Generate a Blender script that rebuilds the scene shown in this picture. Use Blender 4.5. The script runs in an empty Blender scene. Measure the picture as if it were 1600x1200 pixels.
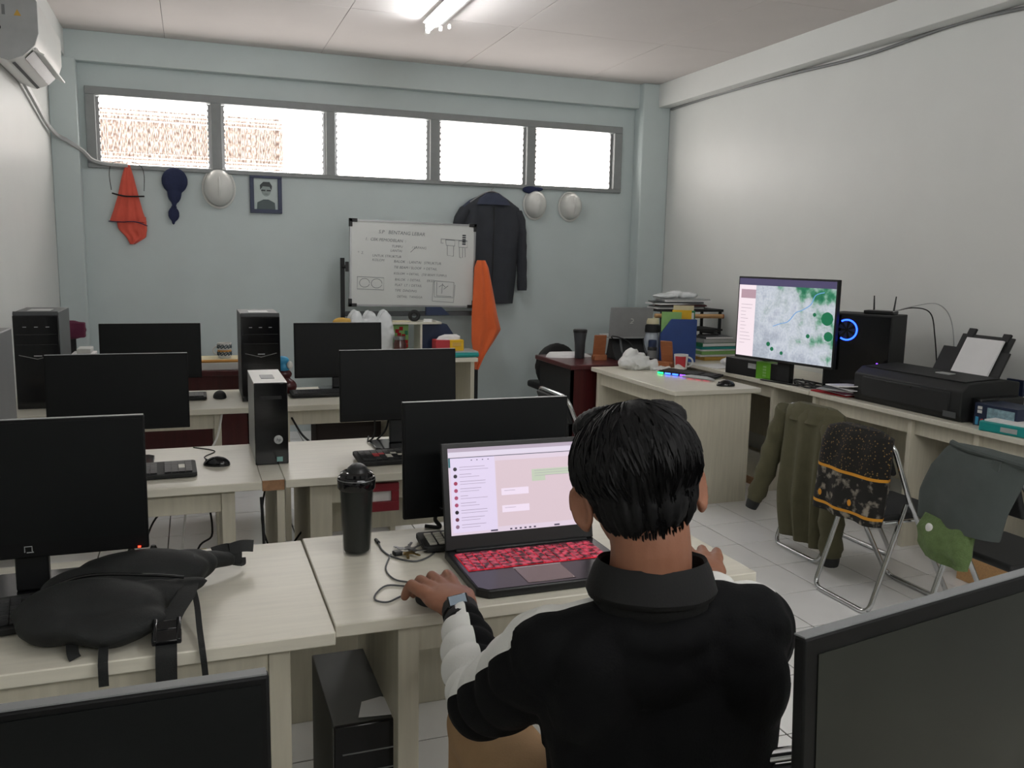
import bpy, bmesh, math, random
from mathutils import Vector, Matrix, noise
random.seed(7)
PI = math.pi
SC = bpy.context.scene
COL = SC.collection
def R(d): return math.radians(d)

# ---------------------------------------------------------------- camera, world, light, exposure
cam = bpy.data.cameras.new('camera'); cam.sensor_width = 36.0; cam.sensor_fit = 'HORIZONTAL'
cam.lens = 36.0 * 1352.31 / 1600.0; cam.clip_start = 0.02
camo = bpy.data.objects.new('camera', cam); COL.objects.link(camo)
ex = Vector((0.939, -0.032, 0.342)); ey = Vector((-0.343, -0.144, 0.928)); ez = Vector((0.020, -0.989, -0.146))
# columns: world axes of the camera's right, up and backward directions
Mr = Matrix(((ex[0], -ex[1], -ex[2]), (ey[0], -ey[1], -ey[2]), (ez[0], -ez[1], -ez[2])))
camo.matrix_world = Matrix.Translation((0, 0, 1.55)) @ Mr.to_quaternion().to_matrix().to_4x4()
SC.camera = camo
SC.view_settings.view_transform = 'Standard'; SC.view_settings.look = 'None'
SC.view_settings.gamma = 1.0; SC.view_settings.use_curve_mapping = False
SC.view_settings.exposure = 0.85
W = bpy.data.worlds.new('sky'); SC.world = W; W.use_nodes = True
bg = W.node_tree.nodes['Background']; bg.inputs[0].default_value = (1.0, 0.985, 0.955, 1); bg.inputs[1].default_value = 7.0
def area(name, loc, rot, sx, sy, power, color=(1, 1, 1), portal=False):
    l = bpy.data.lights.new(name, 'AREA'); l.shape = 'RECTANGLE'; l.size = sx; l.size_y = sy
    l.energy = power; l.color = color
    if portal: l.cycles.is_portal = True
    o = bpy.data.objects.new(name, l); o.location = loc; o.rotation_euler = rot; COL.objects.link(o); return o
area('window_daylight_portal', (1.56, 7.9, 2.47), (R(-90), 0, 0), 4.7, 0.75, 1, portal=True)
area('added_window_portal', (1.6, -1.45, 2.4), (R(90), 0, 0), 3.2, 0.55, 1, portal=True)  # samples sky light through the added rear opening
TUBE = 52.0

# ---------------------------------------------------------------- materials
MATS = {}
def lin(c):
    if isinstance(c, str):
        c = [int(c[i:i+2], 16) / 255 for i in (0, 2, 4)]
    return tuple(((x + .055) / 1.055) ** 2.4 if x > .04045 else x / 12.92 for x in c) + (1,)
def mat(name, col, rough=.5, metal=0., nz=.06, ns=12., bump=0., bs=60., emit=None, es=0., coat=0., spec=.5, sheen=0., trans=0., stretch=None):
    if name in MATS: return MATS[name]
    m = bpy.data.materials.new(name); m.use_nodes = True; t = m.node_tree; p = t.nodes['Principled BSDF']
    c = lin(col)
    p.inputs['Roughness'].default_value = rough; p.inputs['Metallic'].default_value = metal
    p.inputs['Coat Weight'].default_value = coat; p.inputs['Specular IOR Level'].default_value = spec
    p.inputs['Sheen Weight'].default_value = sheen; p.inputs['Transmission Weight'].default_value = trans
    tc = t.nodes.new('ShaderNodeTexCoord'); mp = t.nodes.new('ShaderNodeMapping')
    t.links.new(tc.outputs['Object'], mp.inputs['Vector'])
    if stretch: mp.inputs['Scale'].default_value = stretch
    n = t.nodes.new('ShaderNodeTexNoise'); n.inputs['Scale'].default_value = ns; n.inputs['Detail'].default_value = 4
    t.links.new(mp.outputs[0], n.inputs['Vector'])
    r = t.nodes.new('ShaderNodeValToRGB'); e = r.color_ramp.elements
    e[0].position = .3; e[1].position = .7
    e[0].color = tuple(x * (1 - nz) for x in c[:3]) + (1,); e[1].color = tuple(min(1, x * (1 + nz)) for x in c[:3]) + (1,)
    t.links.new(n.outputs['Fac'], r.inputs[0]); t.links.new(r.outputs[0], p.inputs['Base Color'])
    if bump:
        b = t.nodes.new('ShaderNodeBump'); n2 = t.nodes.new('ShaderNodeTexNoise'); n2.inputs['Scale'].default_value = bs
        n2.inputs['Detail'].default_value = 3
        t.links.new(mp.outputs[0], n2.inputs['Vector']); t.links.new(n2.outputs['Fac'], b.inputs['Height'])
        b.inputs['Strength'].default_value = bump; b.inputs['Distance'].default_value = .01
        t.links.new(b.outputs[0], p.inputs['Normal'])
    if emit:
        p.inputs['Emission Color'].default_value = lin(emit); p.inputs['Emission Strength'].default_value = es
    MATS[name] = m; return m
M = dict(
    wallw=mat('white_wall_paint', 'dddfdc', .42, nz=.015, ns=3, bump=.04, bs=30, spec=.4),
    wallb=mat('pale_blue_wall_paint', 'c5d0d0', .45, nz=.03, ns=2.5, bump=.05, bs=25, spec=.4),
    ceil=mat('ceiling_board', 'd6d0cd', .8, nz=.02, ns=3),
    seam=mat('ceiling_seam', '77716f', .9),
    grout=mat('grout', '4f4d49', .9, nz=.15, ns=30),
    tile=mat('white_floor_tile', 'f6f6f5', .2, nz=.02, ns=6, spec=.5),
    desk=mat('pale_ash_laminate', 'd9d5c6', .32, nz=.05, ns=9, bump=.03, bs=40, stretch=(.6, 7, 7)),
    deskp=mat('pale_ash_laminate_panel', 'c9c4b2', .5, nz=.07, ns=8, stretch=(7, 7, .5)),
    raw=mat('raw_chipboard_edge', '9a7556', .8, nz=.2, ns=60),
    maroon=mat('mahogany_laminate', '4a1a1c', .3, nz=.15, ns=8, stretch=(6, 6, .6)),
    blk=mat('black_plastic', '0d0f11', .42, nz=.1, ns=30, bump=.03, bs=400),
    blkm=mat('matte_black_plastic', '131516', .65, nz=.1, ns=30, bump=.05, bs=300),
    blkg=mat('glossy_black_plastic', '0b0c0f', .12, nz=.05),
    scr=mat('dark_screen', '090c0d', .45, nz=.05, ns=4, spec=.2),
    scr2=mat('dusty_dark_screen', '1c1f1a', .45, nz=.35, ns=3, spec=.3),
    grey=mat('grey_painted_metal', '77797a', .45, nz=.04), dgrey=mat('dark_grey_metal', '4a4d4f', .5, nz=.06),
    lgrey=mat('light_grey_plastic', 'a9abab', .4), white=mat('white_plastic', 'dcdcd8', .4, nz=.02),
    paper=mat('white_paper', 'e6e6e6', .8, nz=.02), cream=mat('cream_paper', 'd8cfae', .8),
    chrome=mat('chrome', 'c9cbcc', .16, 1., nz=.02), steel=mat('brushed_steel', '9a9b9c', .35, 1.),
    frame=mat('grey_window_frame_paint', '8b8f8f', .5, nz=.04, ns=20),
    orange=mat('orange_cloth', 'd95a48', .85, nz=.06, ns=8, bump=.08, bs=200, sheen=.2),
    orange2=mat('bright_orange_cloth', 'dd6530', .85, nz=.06, ns=8, bump=.08, bs=200, sheen=.2),
    navy=mat('navy_cloth', '20294a', .85, nz=.1, ns=30, bump=.1, bs=250),
    helm=mat('white_helmet_plastic', 'd9dad6', .25, nz=.02),
    bez=mat('monitor_bezel', '08090a', .55, nz=.05, spec=.2),
    coat=mat('charcoal_cloth', '33363c', .9, nz=.08, ns=10, bump=.1, bs=300),
    coat2=mat('slate_blue_cloth', '3c4254', .9, nz=.08, ns=10, bump=.1, bs=300),
    skin=mat('skin', '8f6049', .55, nz=.06, ns=25, bump=.04, bs=250),
    skind=mat('lips', '7a4038', .5), eye=mat('eye_white', 'd8d4cc', .3), iris=mat('dark_iris', '20140e', .2),
    hair=mat('black_hair', '08080a', .6, nz=.3, ns=60, spec=.25, stretch=(8, 8, 1)),
    khaki=mat('khaki_cloth', 'a3835f', .9, nz=.05, ns=20, bump=.1, bs=250),
    olive=mat('olive_cloth', '55523c', .9, nz=.1, ns=12, bump=.12, bs=250),
    slate=mat('grey_green_cloth', '474e4c', .92, nz=.08, ns=12, bump=.12, bs=250),
    green=mat('green_towel', '5e7346', .95, nz=.15, ns=40, bump=.5, bs=150),
    red=mat('red_plastic', 'b83038', .5), dred=mat('dark_red_metal', '7d1624', .45),
    redc=mat('red_cloth', 'a81c24', .9), magenta=mat('plum_fabric', '5b1f3a', .9, bump=.1),
    blue=mat('blue_card', '113a7c', .45, nz=.05), dblue=mat('dark_blue_card', '1b2c4c', .5),
    dgreen=mat('green_card', '137a4e', .5), lgreen=mat('pale_green_card', '86b46a', .6), teal=mat('teal_card', '14908c', .5),
    yellow=mat('yellow_card', 'e3b51c', .6), ochre=mat('ochre_card', 'c9a04a', .7), brown=mat('brown_wood', '9b5d38', .5, nz=.15, ns=20, stretch=(1, 1, 8)),
    wood=mat('pale_wood', 'c49a6a', .6, nz=.12, ns=20, stretch=(1, 8, 8)), tray=mat('orange_tray', 'd59a4e', .5),
    bag=mat('black_nylon', '0f1212', .75, nz=.2, ns=30, bump=.15, bs=350),
    rubber=mat('black_rubber', '101112', .7), gpu=mat('lime_green_print', '5fa41e', .5),
    navyp=mat('navy_print', '17233f', .45), skyb=mat('sky_blue_print', '3f9ac4', .5),
    brass=mat('brass', 'a58a4c', .3, 1.), ink=mat('marker_ink', '6f7478', .8), ink2=mat('dark_marker_ink', '3c4043', .8),
    blueled=mat('blue_led', '1030ff', .5, emit='1a3cff', es=5), redled=mat('red_led', 'ff2010', .5, emit='ff2a18', es=5),
    violetled=mat('violet_led', '7040ff', .5, emit='8040ff', es=2),
    gled=mat('green_led', '10ff60', .5, emit='18e070', es=2.5), pled=mat('pink_led', 'ff3060', .5, emit='ff3a66', es=2),
    bled=mat('azure_led', '3060ff', .5, emit='2f62ff', es=2.5),
    tube=mat('lit_tube', 'ffffff', .5, emit='fbfdff', es=TUBE), lampw=mat('lamp_body', 'e8e8e8', .4),
    key=mat('black_key', '1b1c1e', .5), keyw=mat('pale_key', 'd2cfc4', .5),
    keyr=mat('red_lit_key', '1a0a0c', .5, emit='e0304a', es=.10),
    keyglow=mat('red_key_glow', 'ff2030', .5, emit='e01c34', es=.14),
    conc=mat('neighbour_wall_render', '74645b', .9, nz=.1, ns=2),
)
def screen_mat(name, col, es): return mat(name, '101012', .4, emit=col, es=es*.60, nz=0)
def keyglow_mat():
    m = mat('red_backlit_keys', '1a0a0c', .5); t = m.node_tree; p = t.nodes['Principled BSDF']
    g = t.nodes.new('ShaderNodeNewGeometry'); n = t.nodes.new('ShaderNodeTexNoise'); n.inputs['Scale'].default_value = 75; n.inputs['Detail'].default_value = 2
    r = t.nodes.new('ShaderNodeValToRGB'); e = r.color_ramp.elements; e[0].position = .40; e[0].color = lin('3a1018'); e[1].position = .66; e[1].color = lin('f0506a')
    t.links.new(g.outputs['Position'], n.inputs['Vector']); t.links.new(n.outputs['Fac'], r.inputs[0]); t.links.new(r.outputs[0], p.inputs['Emission Color']); p.inputs['Emission Strength'].default_value = .38
    return m
M['keyr'] = keyglow_mat()
def glass_mat():
    m = bpy.data.materials.new('reeded_glass'); m.use_nodes = True; t = m.node_tree; t.nodes.clear()
    o = t.nodes.new('ShaderNodeOutputMaterial'); mx = t.nodes.new('ShaderNodeMixShader'); tr = t.nodes.new('ShaderNodeBsdfTransparent'); tl = t.nodes.new('ShaderNodeBsdfTranslucent')
    tc = t.nodes.new('ShaderNodeTexCoord'); mp = t.nodes.new('ShaderNodeMapping'); mp.inputs['Scale'].default_value = (130, 10, 22)
    n = t.nodes.new('ShaderNodeTexNoise'); n.inputs['Scale'].default_value = 1.0; n.inputs['Detail'].default_value = 1
    r = t.nodes.new('ShaderNodeValToRGB'); r.color_ramp.elements[0].position = .34; r.color_ramp.elements[0].color = (.42, .37, .35, 1); r.color_ramp.elements[1].position = .6; r.color_ramp.elements[1].color = (.97, .97, .97, 1)
    t.links.new(tc.outputs['Object'], mp.inputs[0]); t.links.new(mp.outputs[0], n.inputs['Vector']); t.links.new(n.outputs['Fac'], r.inputs[0])
    t.links.new(r.outputs[0], tr.inputs[0]); tl.inputs[0].default_value = (.9, .9, .9, 1)
    mx.inputs[0].default_value = .02; t.links.new(tr.outputs[0], mx.inputs[1]); t.links.new(tl.outputs[0], mx.inputs[2]); t.links.new(mx.outputs[0], o.inputs[0])
    return m
M['glass'] = glass_mat()
def clear_mat(name, col, mixf, rough=.08):
    m = bpy.data.materials.new(name); m.use_nodes = True; t = m.node_tree; t.nodes.clear()
    o = t.nodes.new('ShaderNodeOutputMaterial'); mx = t.nodes.new('ShaderNodeMixShader'); tr = t.nodes.new('ShaderNodeBsdfTransparent'); pr = t.nodes.new('ShaderNodeBsdfPrincipled')
    pr.inputs['Base Color'].default_value = lin(col); pr.inputs['Roughness'].default_value = rough
    mx.inputs[0].default_value = mixf; t.links.new(tr.outputs[0], mx.inputs[1]); t.links.new(pr.outputs[0], mx.inputs[2]); t.links.new(mx.outputs[0], o.inputs[0])
    return m
M['film'] = clear_mat('clear_plastic_film', 'eef2f4', .78, .10)
M['pet'] = clear_mat('clear_bottle_plastic', '4a4e4c', .10, .12)

# ---------------------------------------------------------------- mesh helpers
class MB:
    def __init__(s): s.v = []; s.f = []; s.mi = []; s.m = 0; s.T = None
    def add(s, vs, fs, m=None):
        b = len(s.v)
        for v in vs:
            v = Vector(v)
            if s.T: v = s.T @ v
            s.v.append(tuple(v))
        for f in fs: s.f.append(tuple(b + i for i in f)); s.mi.append(s.m if m is None else m)
        return s
    def box(s, x0, x1, y0, y1, z0, z1, m=None):
        return s.add([(x0,y0,z0),(x1,y0,z0),(x1,y1,z0),(x0,y1,z0),(x0,y0,z1),(x1,y0,z1),(x1,y1,z1),(x0,y1,z1)],
            [(0,3,2,1),(4,5,6,7),(0,1,5,4),(1,2,6,5),(2,3,7,6),(3,0,4,7)], m)
    def tube(s, pts, r, n=10, m=None, flat=1.0, up=None, closed=False):
        P = [Vector(p) for p in pts]; k = len(P); rs = r if isinstance(r, (list, tuple)) else [r] * k
        vs = []; T0 = None; N = None
        for i, p in enumerate(P):
            if closed: T = P[(i+1) % k] - P[i-1]
            else: T = (P[min(i+1, k-1)] - P[max(i-1, 0)])
            if T.length < 1e-9: T = Vector((0, 0, 1))
            T.normalize()
            if N is None:
                a = Vector(up) if up else (Vector((0, 0, 1)) if abs(T.z) < .9 else Vector((1, 0, 0)))
                N = (a - T * a.dot(T)).normalized()
            else:
                N = (N - T * N.dot(T))
                N = N.normalized() if N.length > 1e-6 else T.orthogonal().normalized()
            B = T.cross(N)
            for j in range(n):
                a = 2 * PI * j / n
                vs.append(p + (B * math.cos(a) + N * math.sin(a) * flat) * rs[i])
        fs = []
        for i in range(k if closed else k - 1):
            for j in range(n):
                a, b = i * n, ((i + 1) % k) * n
                fs.append((a + j, a + (j+1) % n, b + (j+1) % n, b + j))
        if not closed:
            fs.append(tuple(range(n - 1, -1, -1))); fs.append(tuple((k-1)*n + j for j in range(n)))
        return s.add(vs, fs, m)
    def lathe(s, prof, c=(0, 0, 0), n=24, m=None):
        vs = []; fs = []
        for r, z in prof:
            for j in range(n):
                a = 2 * PI * j / n; vs.append((c[0] + r * math.cos(a), c[1] + r * math.sin(a), c[2] + z))
        for i in range(len(prof) - 1):
            for j in range(n): fs.append((i*n+j, i*n+(j+1) % n, (i+1)*n+(j+1) % n, (i+1)*n+j))
        fs.append(tuple(range(n - 1, -1, -1))); fs.append(tuple((len(prof)-1)*n + j for j in range(n)))
        return s.add(vs, fs, m)
    def ell(s, c, r, rot=None, nu=16, nv=10, m=None):
        c = Vector(c); vs = []; fs = []
        if isinstance(r, (int, float)): r = (r, r, r)
        for i in range(nv + 1):
            t = PI * i / nv
            for j in range(nu):
                a = 2 * PI * j / nu
                q = Vector((r[0]*math.sin(t)*math.cos(a), r[1]*math.sin(t)*math.sin(a), r[2]*math.cos(t)))
                if i in (0, nv): q = Vector((r[0]*.001*math.cos(a), r[1]*.001*math.sin(a), q.z))
                if rot: q = rot @ q
                vs.append(c + q)
        for i in range(nv):
            for j in range(nu): fs.append((i*nu+j, (i+1)*nu+j, (i+1)*nu+(j+1) % nu, i*nu+(j+1) % nu))
        fs.append(tuple(range(nu))); fs.append(tuple(nv*nu + j for j in range(nu-1, -1, -1)))
        return s.add(vs, fs, m)
    def prism(s, poly, a0, a1, ax='z', m=None):
        n = len(poly)
        def P(p, h):
            return {'z': (p[0], p[1], h), 'y': (p[0], h, p[1]), 'x': (h, p[0], p[1])}[ax]
        vs = [P(p, a0) for p in poly] + [P(p, a1) for p in poly]
        fs = [tuple(range(n - 1, -1, -1)), tuple(range(n, 2*n))] + [(i, (i+1) % n, n + (i+1) % n, n + i) for i in range(n)]
        return s.add(vs, fs, m)
    def build(s, name, mats, parent=None, smooth=True, bevel=0, seg=2, loc=None, rot=None, kind=None, label=None, fix=True):
        me = bpy.data.meshes.new(name); me.from_pydata(s.v, [], s.f)
        if not isinstance(mats, (list, tuple)): mats = [mats]
        for q in mats: me.materials.append(M[q] if isinstance(q, str) else q)
        me.polygons.foreach_set('material_index', [min(i, len(mats)-1) for i in s.mi])
        if fix:
            bm = bmesh.new(); bm.from_mesh(me); bmesh.ops.recalc_face_normals(bm, faces=bm.faces); bm.to_mesh(me); bm.free()
        if smooth:
            me.shade_smooth(); me.set_sharp_from_angle(angle=R(38))
        o = bpy.data.objects.new(name, me); COL.objects.link(o)
        if parent: o.parent = parent
        if loc: o.location = loc
        if rot: o.rotation_euler = rot
        if bevel:
            b = o.modifiers.new('bevel', 'BEVEL'); b.width = bevel; b.segments = seg; b.limit_method = 'ANGLE'; b.harden_normals = False
        if kind: o['kind'] = kind
        if label: o['label'] = label
        return o
def bx(*a, **k): return MB().box(*a, **k)
def thing(name, label, cat, loc=(0, 0, 0), rz=0, group=None, rot=None):
    o = bpy.data.objects.new(name, None); COL.objects.link(o); o.empty_display_size = .05
    o.location = loc; o.rotation_euler = rot or (0, 0, rz); o['label'] = label; o['category'] = cat
    if group: o['group'] = group
    return o
def tag(o, label, cat, group=None):
    o['label'] = label; o['category'] = cat
    if group: o['group'] = group
    return o
def dup(root, loc=None, rz=None, label=None, group=None):
    def cp(o, par):
        c = o.copy(); COL.objects.link(c); c.parent = par
        for ch in KIDS.get(o.name, []): cp(ch, c)
        return c
    KIDS = {}
    for o in bpy.data.objects:
        if o.parent: KIDS.setdefault(o.parent.name, []).append(o)
    r = cp(root, None)
    if loc: r.location = loc
    if rz is not None: r.rotation_euler = (0, 0, rz)
    if label: r['label'] = label
    if group: r['group'] = group
    return r
def struct(name, mb, mats, parent=None, **k):
    o = mb.build(name, mats, parent, **k)
    if not parent: o['kind'] = 'structure'
    return o
def arc(c, r, a0, a1, n, plane='xz'):
    out = []
    for i in range(n + 1):
        a = R(a0 + (a1 - a0) * i / n); u, v = r * math.cos(a), r * math.sin(a)
        out.append({'xz': (c[0]+u, c[1], c[2]+v), 'xy': (c[0]+u, c[1]+v, c[2]), 'yz': (c[0], c[1]+u, c[2]+v)}[plane])
    return out
def bend(pts, r, n=5):
    """rounded polyline through pts"""
    P = [Vector(p) for p in pts]; out = [P[0]]
    for i in range(1, len(P) - 1):
        a, b, c = P[i-1], P[i], P[i+1]
        d1 = (a - b); d2 = (c - b); rr = min(r, d1.length * .49, d2.length * .49)
        p1 = b + d1.normalized() * rr; p2 = b + d2.normalized() * rr
        for k in range(n + 1):
            t = k / n; out.append((1-t)**2 * p1 + 2*t*(1-t) * b + t*t * p2)
    out.append(P[-1]); return out
def spline(pts, n=8):
    P = [Vector(p) for p in pts]; out = []
    for i in range(len(P) - 1):
        p0 = P[max(i-1, 0)]; p1 = P[i]; p2 = P[i+1]; p3 = P[min(i+2, len(P)-1)]
        for k in range(n):
            t = k / n
            out.append(.5 * ((2*p1) + (p2-p0)*t + (2*p0-5*p1+4*p2-p3)*t*t + (3*p1-p0-3*p2+p3)*t**3))
    out.append(P[-1]); return out
def cable(name, pts, r, m, label=None, cat=None, parent=None, n=8):
    o = MB().tube(spline(pts, n), r, 6).build(name, m, parent)
    if cat: tag(o, label, cat)
    return o
def drape(rows, nu=24, nv=30, folds=5, amp=.012, seed=0, m=None, mb=None, fz=0.0, edge=.35):
    """closed cloth body: rows of (z, x_left, x_right, y_mid, half_thickness), facing -Y, with vertical folds"""
    mb = mb or MB(); rows = sorted(rows, key=lambda r: -r[0])
    def at(t):
        f = t * (len(rows) - 1); i = min(int(f), len(rows) - 2); k = f - i
        return [rows[i][j] * (1-k) + rows[i+1][j] * k for j in range(5)]
    vs = []; fs = []
    for side in (-1, 1):
        for i in range(nv + 1):
            t = i / nv; z, xl, xr, ym, th = at(t)
            for j in range(nu + 1):
                u = j / nu; x = xl + (xr - xl) * u
                e = max(0.0, 1 - abs(2*u - 1) ** 3) ** .5
                fo = math.sin(u * folds * 2 * PI + seed + t * fz) * .6 + noise.noise(Vector((u * 4 + seed, t * 3, seed))) * 1.2
                vs.append((x, ym + side * th * e + fo * amp * (.25 + .75 * t) * (edge + (1-edge) * e), z))
    S = (nv + 1) * (nu + 1)
    def I(s_, i, j): return s_ * S + i * (nu + 1) + j
    for i in range(nv):
        for j in range(nu):
            fs.append((I(0,i,j), I(0,i+1,j), I(0,i+1,j+1), I(0,i,j+1)))
            fs.append((I(1,i,j), I(1,i,j+1), I(1,i+1,j+1), I(1,i+1,j)))
    for j in range(nu):
        fs.append((I(0,0,j), I(0,0,j+1), I(1,0,j+1), I(1,0,j))); fs.append((I(0,nv,j), I(1,nv,j), I(1,nv,j+1), I(0,nv,j+1)))
    for i in range(nv):
        fs.append((I(0,i,0), I(1,i,0), I(1,i+1,0), I(0,i+1,0))); fs.append((I(0,i,nu), I(0,i+1,nu), I(1,i+1,nu), I(1,i,nu)))
    return mb.add(vs, fs, m)
def remesh(mb, name, mats, parent, voxel=.005, smooth=4, loc=None, post=None, fac=.5):
    o = mb.build(name + '_tmp', mats, None, smooth=False)
    r = o.modifiers.new('r', 'REMESH'); r.mode = 'VOXEL'; r.voxel_size = voxel; r.use_smooth_shade = True
    if smooth:
        s = o.modifiers.new('s', 'SMOOTH'); s.iterations = smooth; s.factor = fac
    dg = bpy.context.evaluated_depsgraph_get(); me = bpy.data.meshes.new_from_object(o.evaluated_get(dg))
    bpy.data.objects.remove(o, do_unlink=True)
    if post: post(me)
    me.shade_smooth(); me.name = name
    q = bpy.data.objects.new(name, me); COL.objects.link(q); q.parent = parent
    if loc: q.location = loc
    if not me.materials:
        for x in (mats if isinstance(mats, (list, tuple)) else [mats]): me.materials.append(M[x] if isinstance(x, str) else x)
    return q
def text(name, s, size, m, parent, loc, rot=(R(90), 0, 0), ext=.0004, align='LEFT', shear=0, sx=1.0):
    c = bpy.data.curves.new(name, 'FONT'); c.body = s; c.size = size; c.extrude = ext; c.align_x = align; c.shear = shear; c.resolution_u = 2
    o = bpy.data.objects.new(name + '_tmp', c); COL.objects.link(o)
    dg = bpy.context.evaluated_depsgraph_get(); me = bpy.data.meshes.new_from_object(o.evaluated_get(dg))
    bpy.data.objects.remove(o, do_unlink=True); me.materials.clear(); me.materials.append(M[m] if isinstance(m, str) else m)
    q = bpy.data.objects.new(name, me); COL.objects.link(q); q.parent = parent; q.location = loc; q.rotation_euler = rot; q.scale = (sx, 1, 1)
    return q

# ---------------------------------------------------------------- room shell
XL, XR, YB, YF, ZC = -.97, 4.28, 7.6, -1.25, 3.165
BX0, BX1, BZ0, BZ1 = -.735, 3.858, 2.165, 2.775           # window band opening
w = MB()
w.box(XL-.2, XR+.2, YB, YB+.18, 0, BZ0); w.box(XL-.2, XR+.2, YB, YB+.18, BZ1, ZC+.1)
w.box(XL-.2, BX0, YB, YB+.18, BZ0, BZ1); w.box(BX1, XR+.2, YB, YB+.18, BZ0, BZ1)
struct('wall_back', w, 'wallb', smooth=False)
struct('wall_left', bx(XL-.18, XL, YF-.2, YB+.18, 0, ZC+.1), 'wallw', smooth=False)
struct('wall_right', bx(XR, XR+.18, YF-.2, YB+.18, 0, ZC+.1), 'wallw', smooth=False)
w = MB(); w.box(XL-.2, XR+.2, YF-.18, YF, 0, 2.15); w.box(XL-.2, XR+.2, YF-.18, YF, 2.65, ZC+.1)
w.box(XL-.2, 0, YF-.18, YF, 2.15, 2.65); w.box(3.2, XR+.2, YF-.18, YF, 2.15, 2.65)
struct('wall_front', w, 'wallw', smooth=False)
w = MB()
for x in (0, 1.04, 2.1, 3.14): w.box(x, x+.06, YF-.12, YF-.04, 2.15, 2.65)
w.box(0, 3.2, YF-.12, YF-.04, 2.15, 2.20); w.box(0, 3.2, YF-.12, YF-.04, 2.60, 2.65)
struct('added_window_2', w, 'frame')  # unseen rear window band, added to let in fill daylight
# beams and pillars
struct('trim_1', bx(XL, XR, YB-.09, YB, 2.945, ZC), 'wallb', bevel=.004)
struct('trim_2', bx(XR-.13, XR, YF, YB, 2.955, ZC), 'wallw', bevel=.004)
struct('trim_3', bx(XL, XL+.12, YF, YB, 2.97, ZC), 'wallw', bevel=.004)
struct('trim_4', bx(XL, XL+.19, YB-.11, YB, 0, 2.96), 'wallb', bevel=.006)
struct('trim_5', bx(3.99, XR, YB-.17, YB, 0, ZC), 'wallb', bevel=.012)
w = MB().tube(spline([(XR-.012, y, 2.947 + .006*math.sin(y*5) - (.02 if int(y*2) % 3 == 0 else 0)) for y in [YF, 0, 1.2, 2.4, 3.4, 4.1, 4.9, 5.7, 6.6, 7.4]], 6), .011, 8)
tag(w.build('wall_cable', 'grey'), 'thin grey cable running under the beam along the right wall', 'cable')
# floor with tiles
PXT, PYT, X0T, Y0T = .3285, .3404, 1.803 - .3285*9, 2.186 - .3404*12
fl = struct('floor', bx(XL-.18, XR+.18, YF-.18, YB+.18, -.12, -.003), 'grout', smooth=False)
base = bx(.003, PXT-.003, .003, PYT-.003, -.010, 0).build('tile', 'tile', fl, bevel=.0012, seg=1)
first = True; rest = MB()
for iy in range(0, 30):
    for ix in range(0, 18):
        x, y = X0T + ix*PXT, Y0T + iy*PYT
        if x > XR or y > YB or x + PXT < XL or y + PYT < YF: continue
        if y > 1.7:
            if first: o = base; first = False
            else: o = base.copy(); COL.objects.link(o)
            o.location = (x, y, random.uniform(-.0004, .0002)); o.parent = fl
        else: rest.box(x+.003, x+PXT-.003, y+.003, y+PYT-.003, -.010, 0)
rest.build('tile_field', 'tile', fl, kind='stuff')
# ceiling with boards
ce = struct('ceiling', bx(XL-.18, XR+.18, YF-.18, YB+.18, ZC+.01, ZC+.1), 'seam', smooth=False)
base = None
for iy in range(-1, 8):
    for ix in range(-1, 5):
        x0, y0 = -.147 + 1.19*ix, 6.085 - 1.275*(iy - 1) - 1.275 if False else 6.085 - 1.275*(iy)
        y1 = y0 + 1.275; x1 = x0 + 1.19
        if x1 < XL or x0 > XR or y1 < YF or y0 > YB: continue
        if base is None: base = o = bx(.0015, 1.1885, .0015, 1.2735, 0, .02).build('ceiling_panel', 'ceil', ce, bevel=.002, seg=1)
        else: o = base.copy(); COL.objects.link(o); o.parent = ce
        o.location = (x0, y0, ZC)
# skirting along back wall
# window band: frame, mullions, louvre blades and clips
win = MB(); yf0, yf1 = YB-.03, YB+.10
win.box(BX0, BX1, yf0, yf1, BZ0, BZ0+.035); win.box(BX0, BX1, yf0, yf1, BZ1-.06, BZ1)
win.box(BX0, BX0+.07, yf0, yf1, BZ0+.035, BZ1-.06); win.box(BX1-.08, BX1, yf0, yf1, BZ0+.035, BZ1-.06)
wo = struct('window_1', win, 'frame', bevel=.004)
bays = [(-.665, .175), (.255, 1.088), (1.161, 1.989), (2.068, 2.895), (2.975, 3.778)]
for a, b in zip(bays[:-1], bays[1:]): bx(a[1], b[0], yf0, yf1, BZ0+.035, BZ1-.06).build('mullion', 'frame', wo, bevel=.003)
z0, z1 = BZ0+.04, BZ1-.066; nb = 5; hb = (z1 - z0) / nb
base = None
for a, b in bays:
    for s, x in ((1, a), (-1, b)):
        cb = MB(); cb.box(min(x, x+s*.022), max(x, x+s*.022), YB+.02, YB+.05, z0, z1)
        for k in range(nb*2 + 1):
            zz = z0 + (z1 - z0) * k / (nb*2)
            cb.box(min(x+s*.018, x+s*.028), max(x+s*.018, x+s*.028), YB+.015, YB+.055, max(z0, zz-.010), min(z1, zz+.010))
        cb.build('louvre_carrier', 'steel', wo)
    for k in range(nb):
        g = bx(a+.026, b-.026, -.0025, .0025, .0, hb).build('louvre_blade', 'glass', wo)
        g.location = (0, YB+.033, z0 + k*hb); g.rotation_euler = (R(.8), 0, 0)
# neighbouring wall seen through the left bays
nbw = MB(); nbw.box(-3.5, .93, 9.6, 9.9, 2.50, 2.80)
for k_, z_ in enumerate((2.83, 2.865, 2.905, 2.47, 2.435, 2.395)):
    nbw.box(-3.5, .93, 9.62, 9.66, z_-.012+.003*(k_ % 3), z_+.012-.003*(k_ % 3))
tag(nbw.build('neighbour_wall', 'conc'), 'pinkish rendered wall outside, seen blurred through the left window panes', 'wall')

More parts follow.
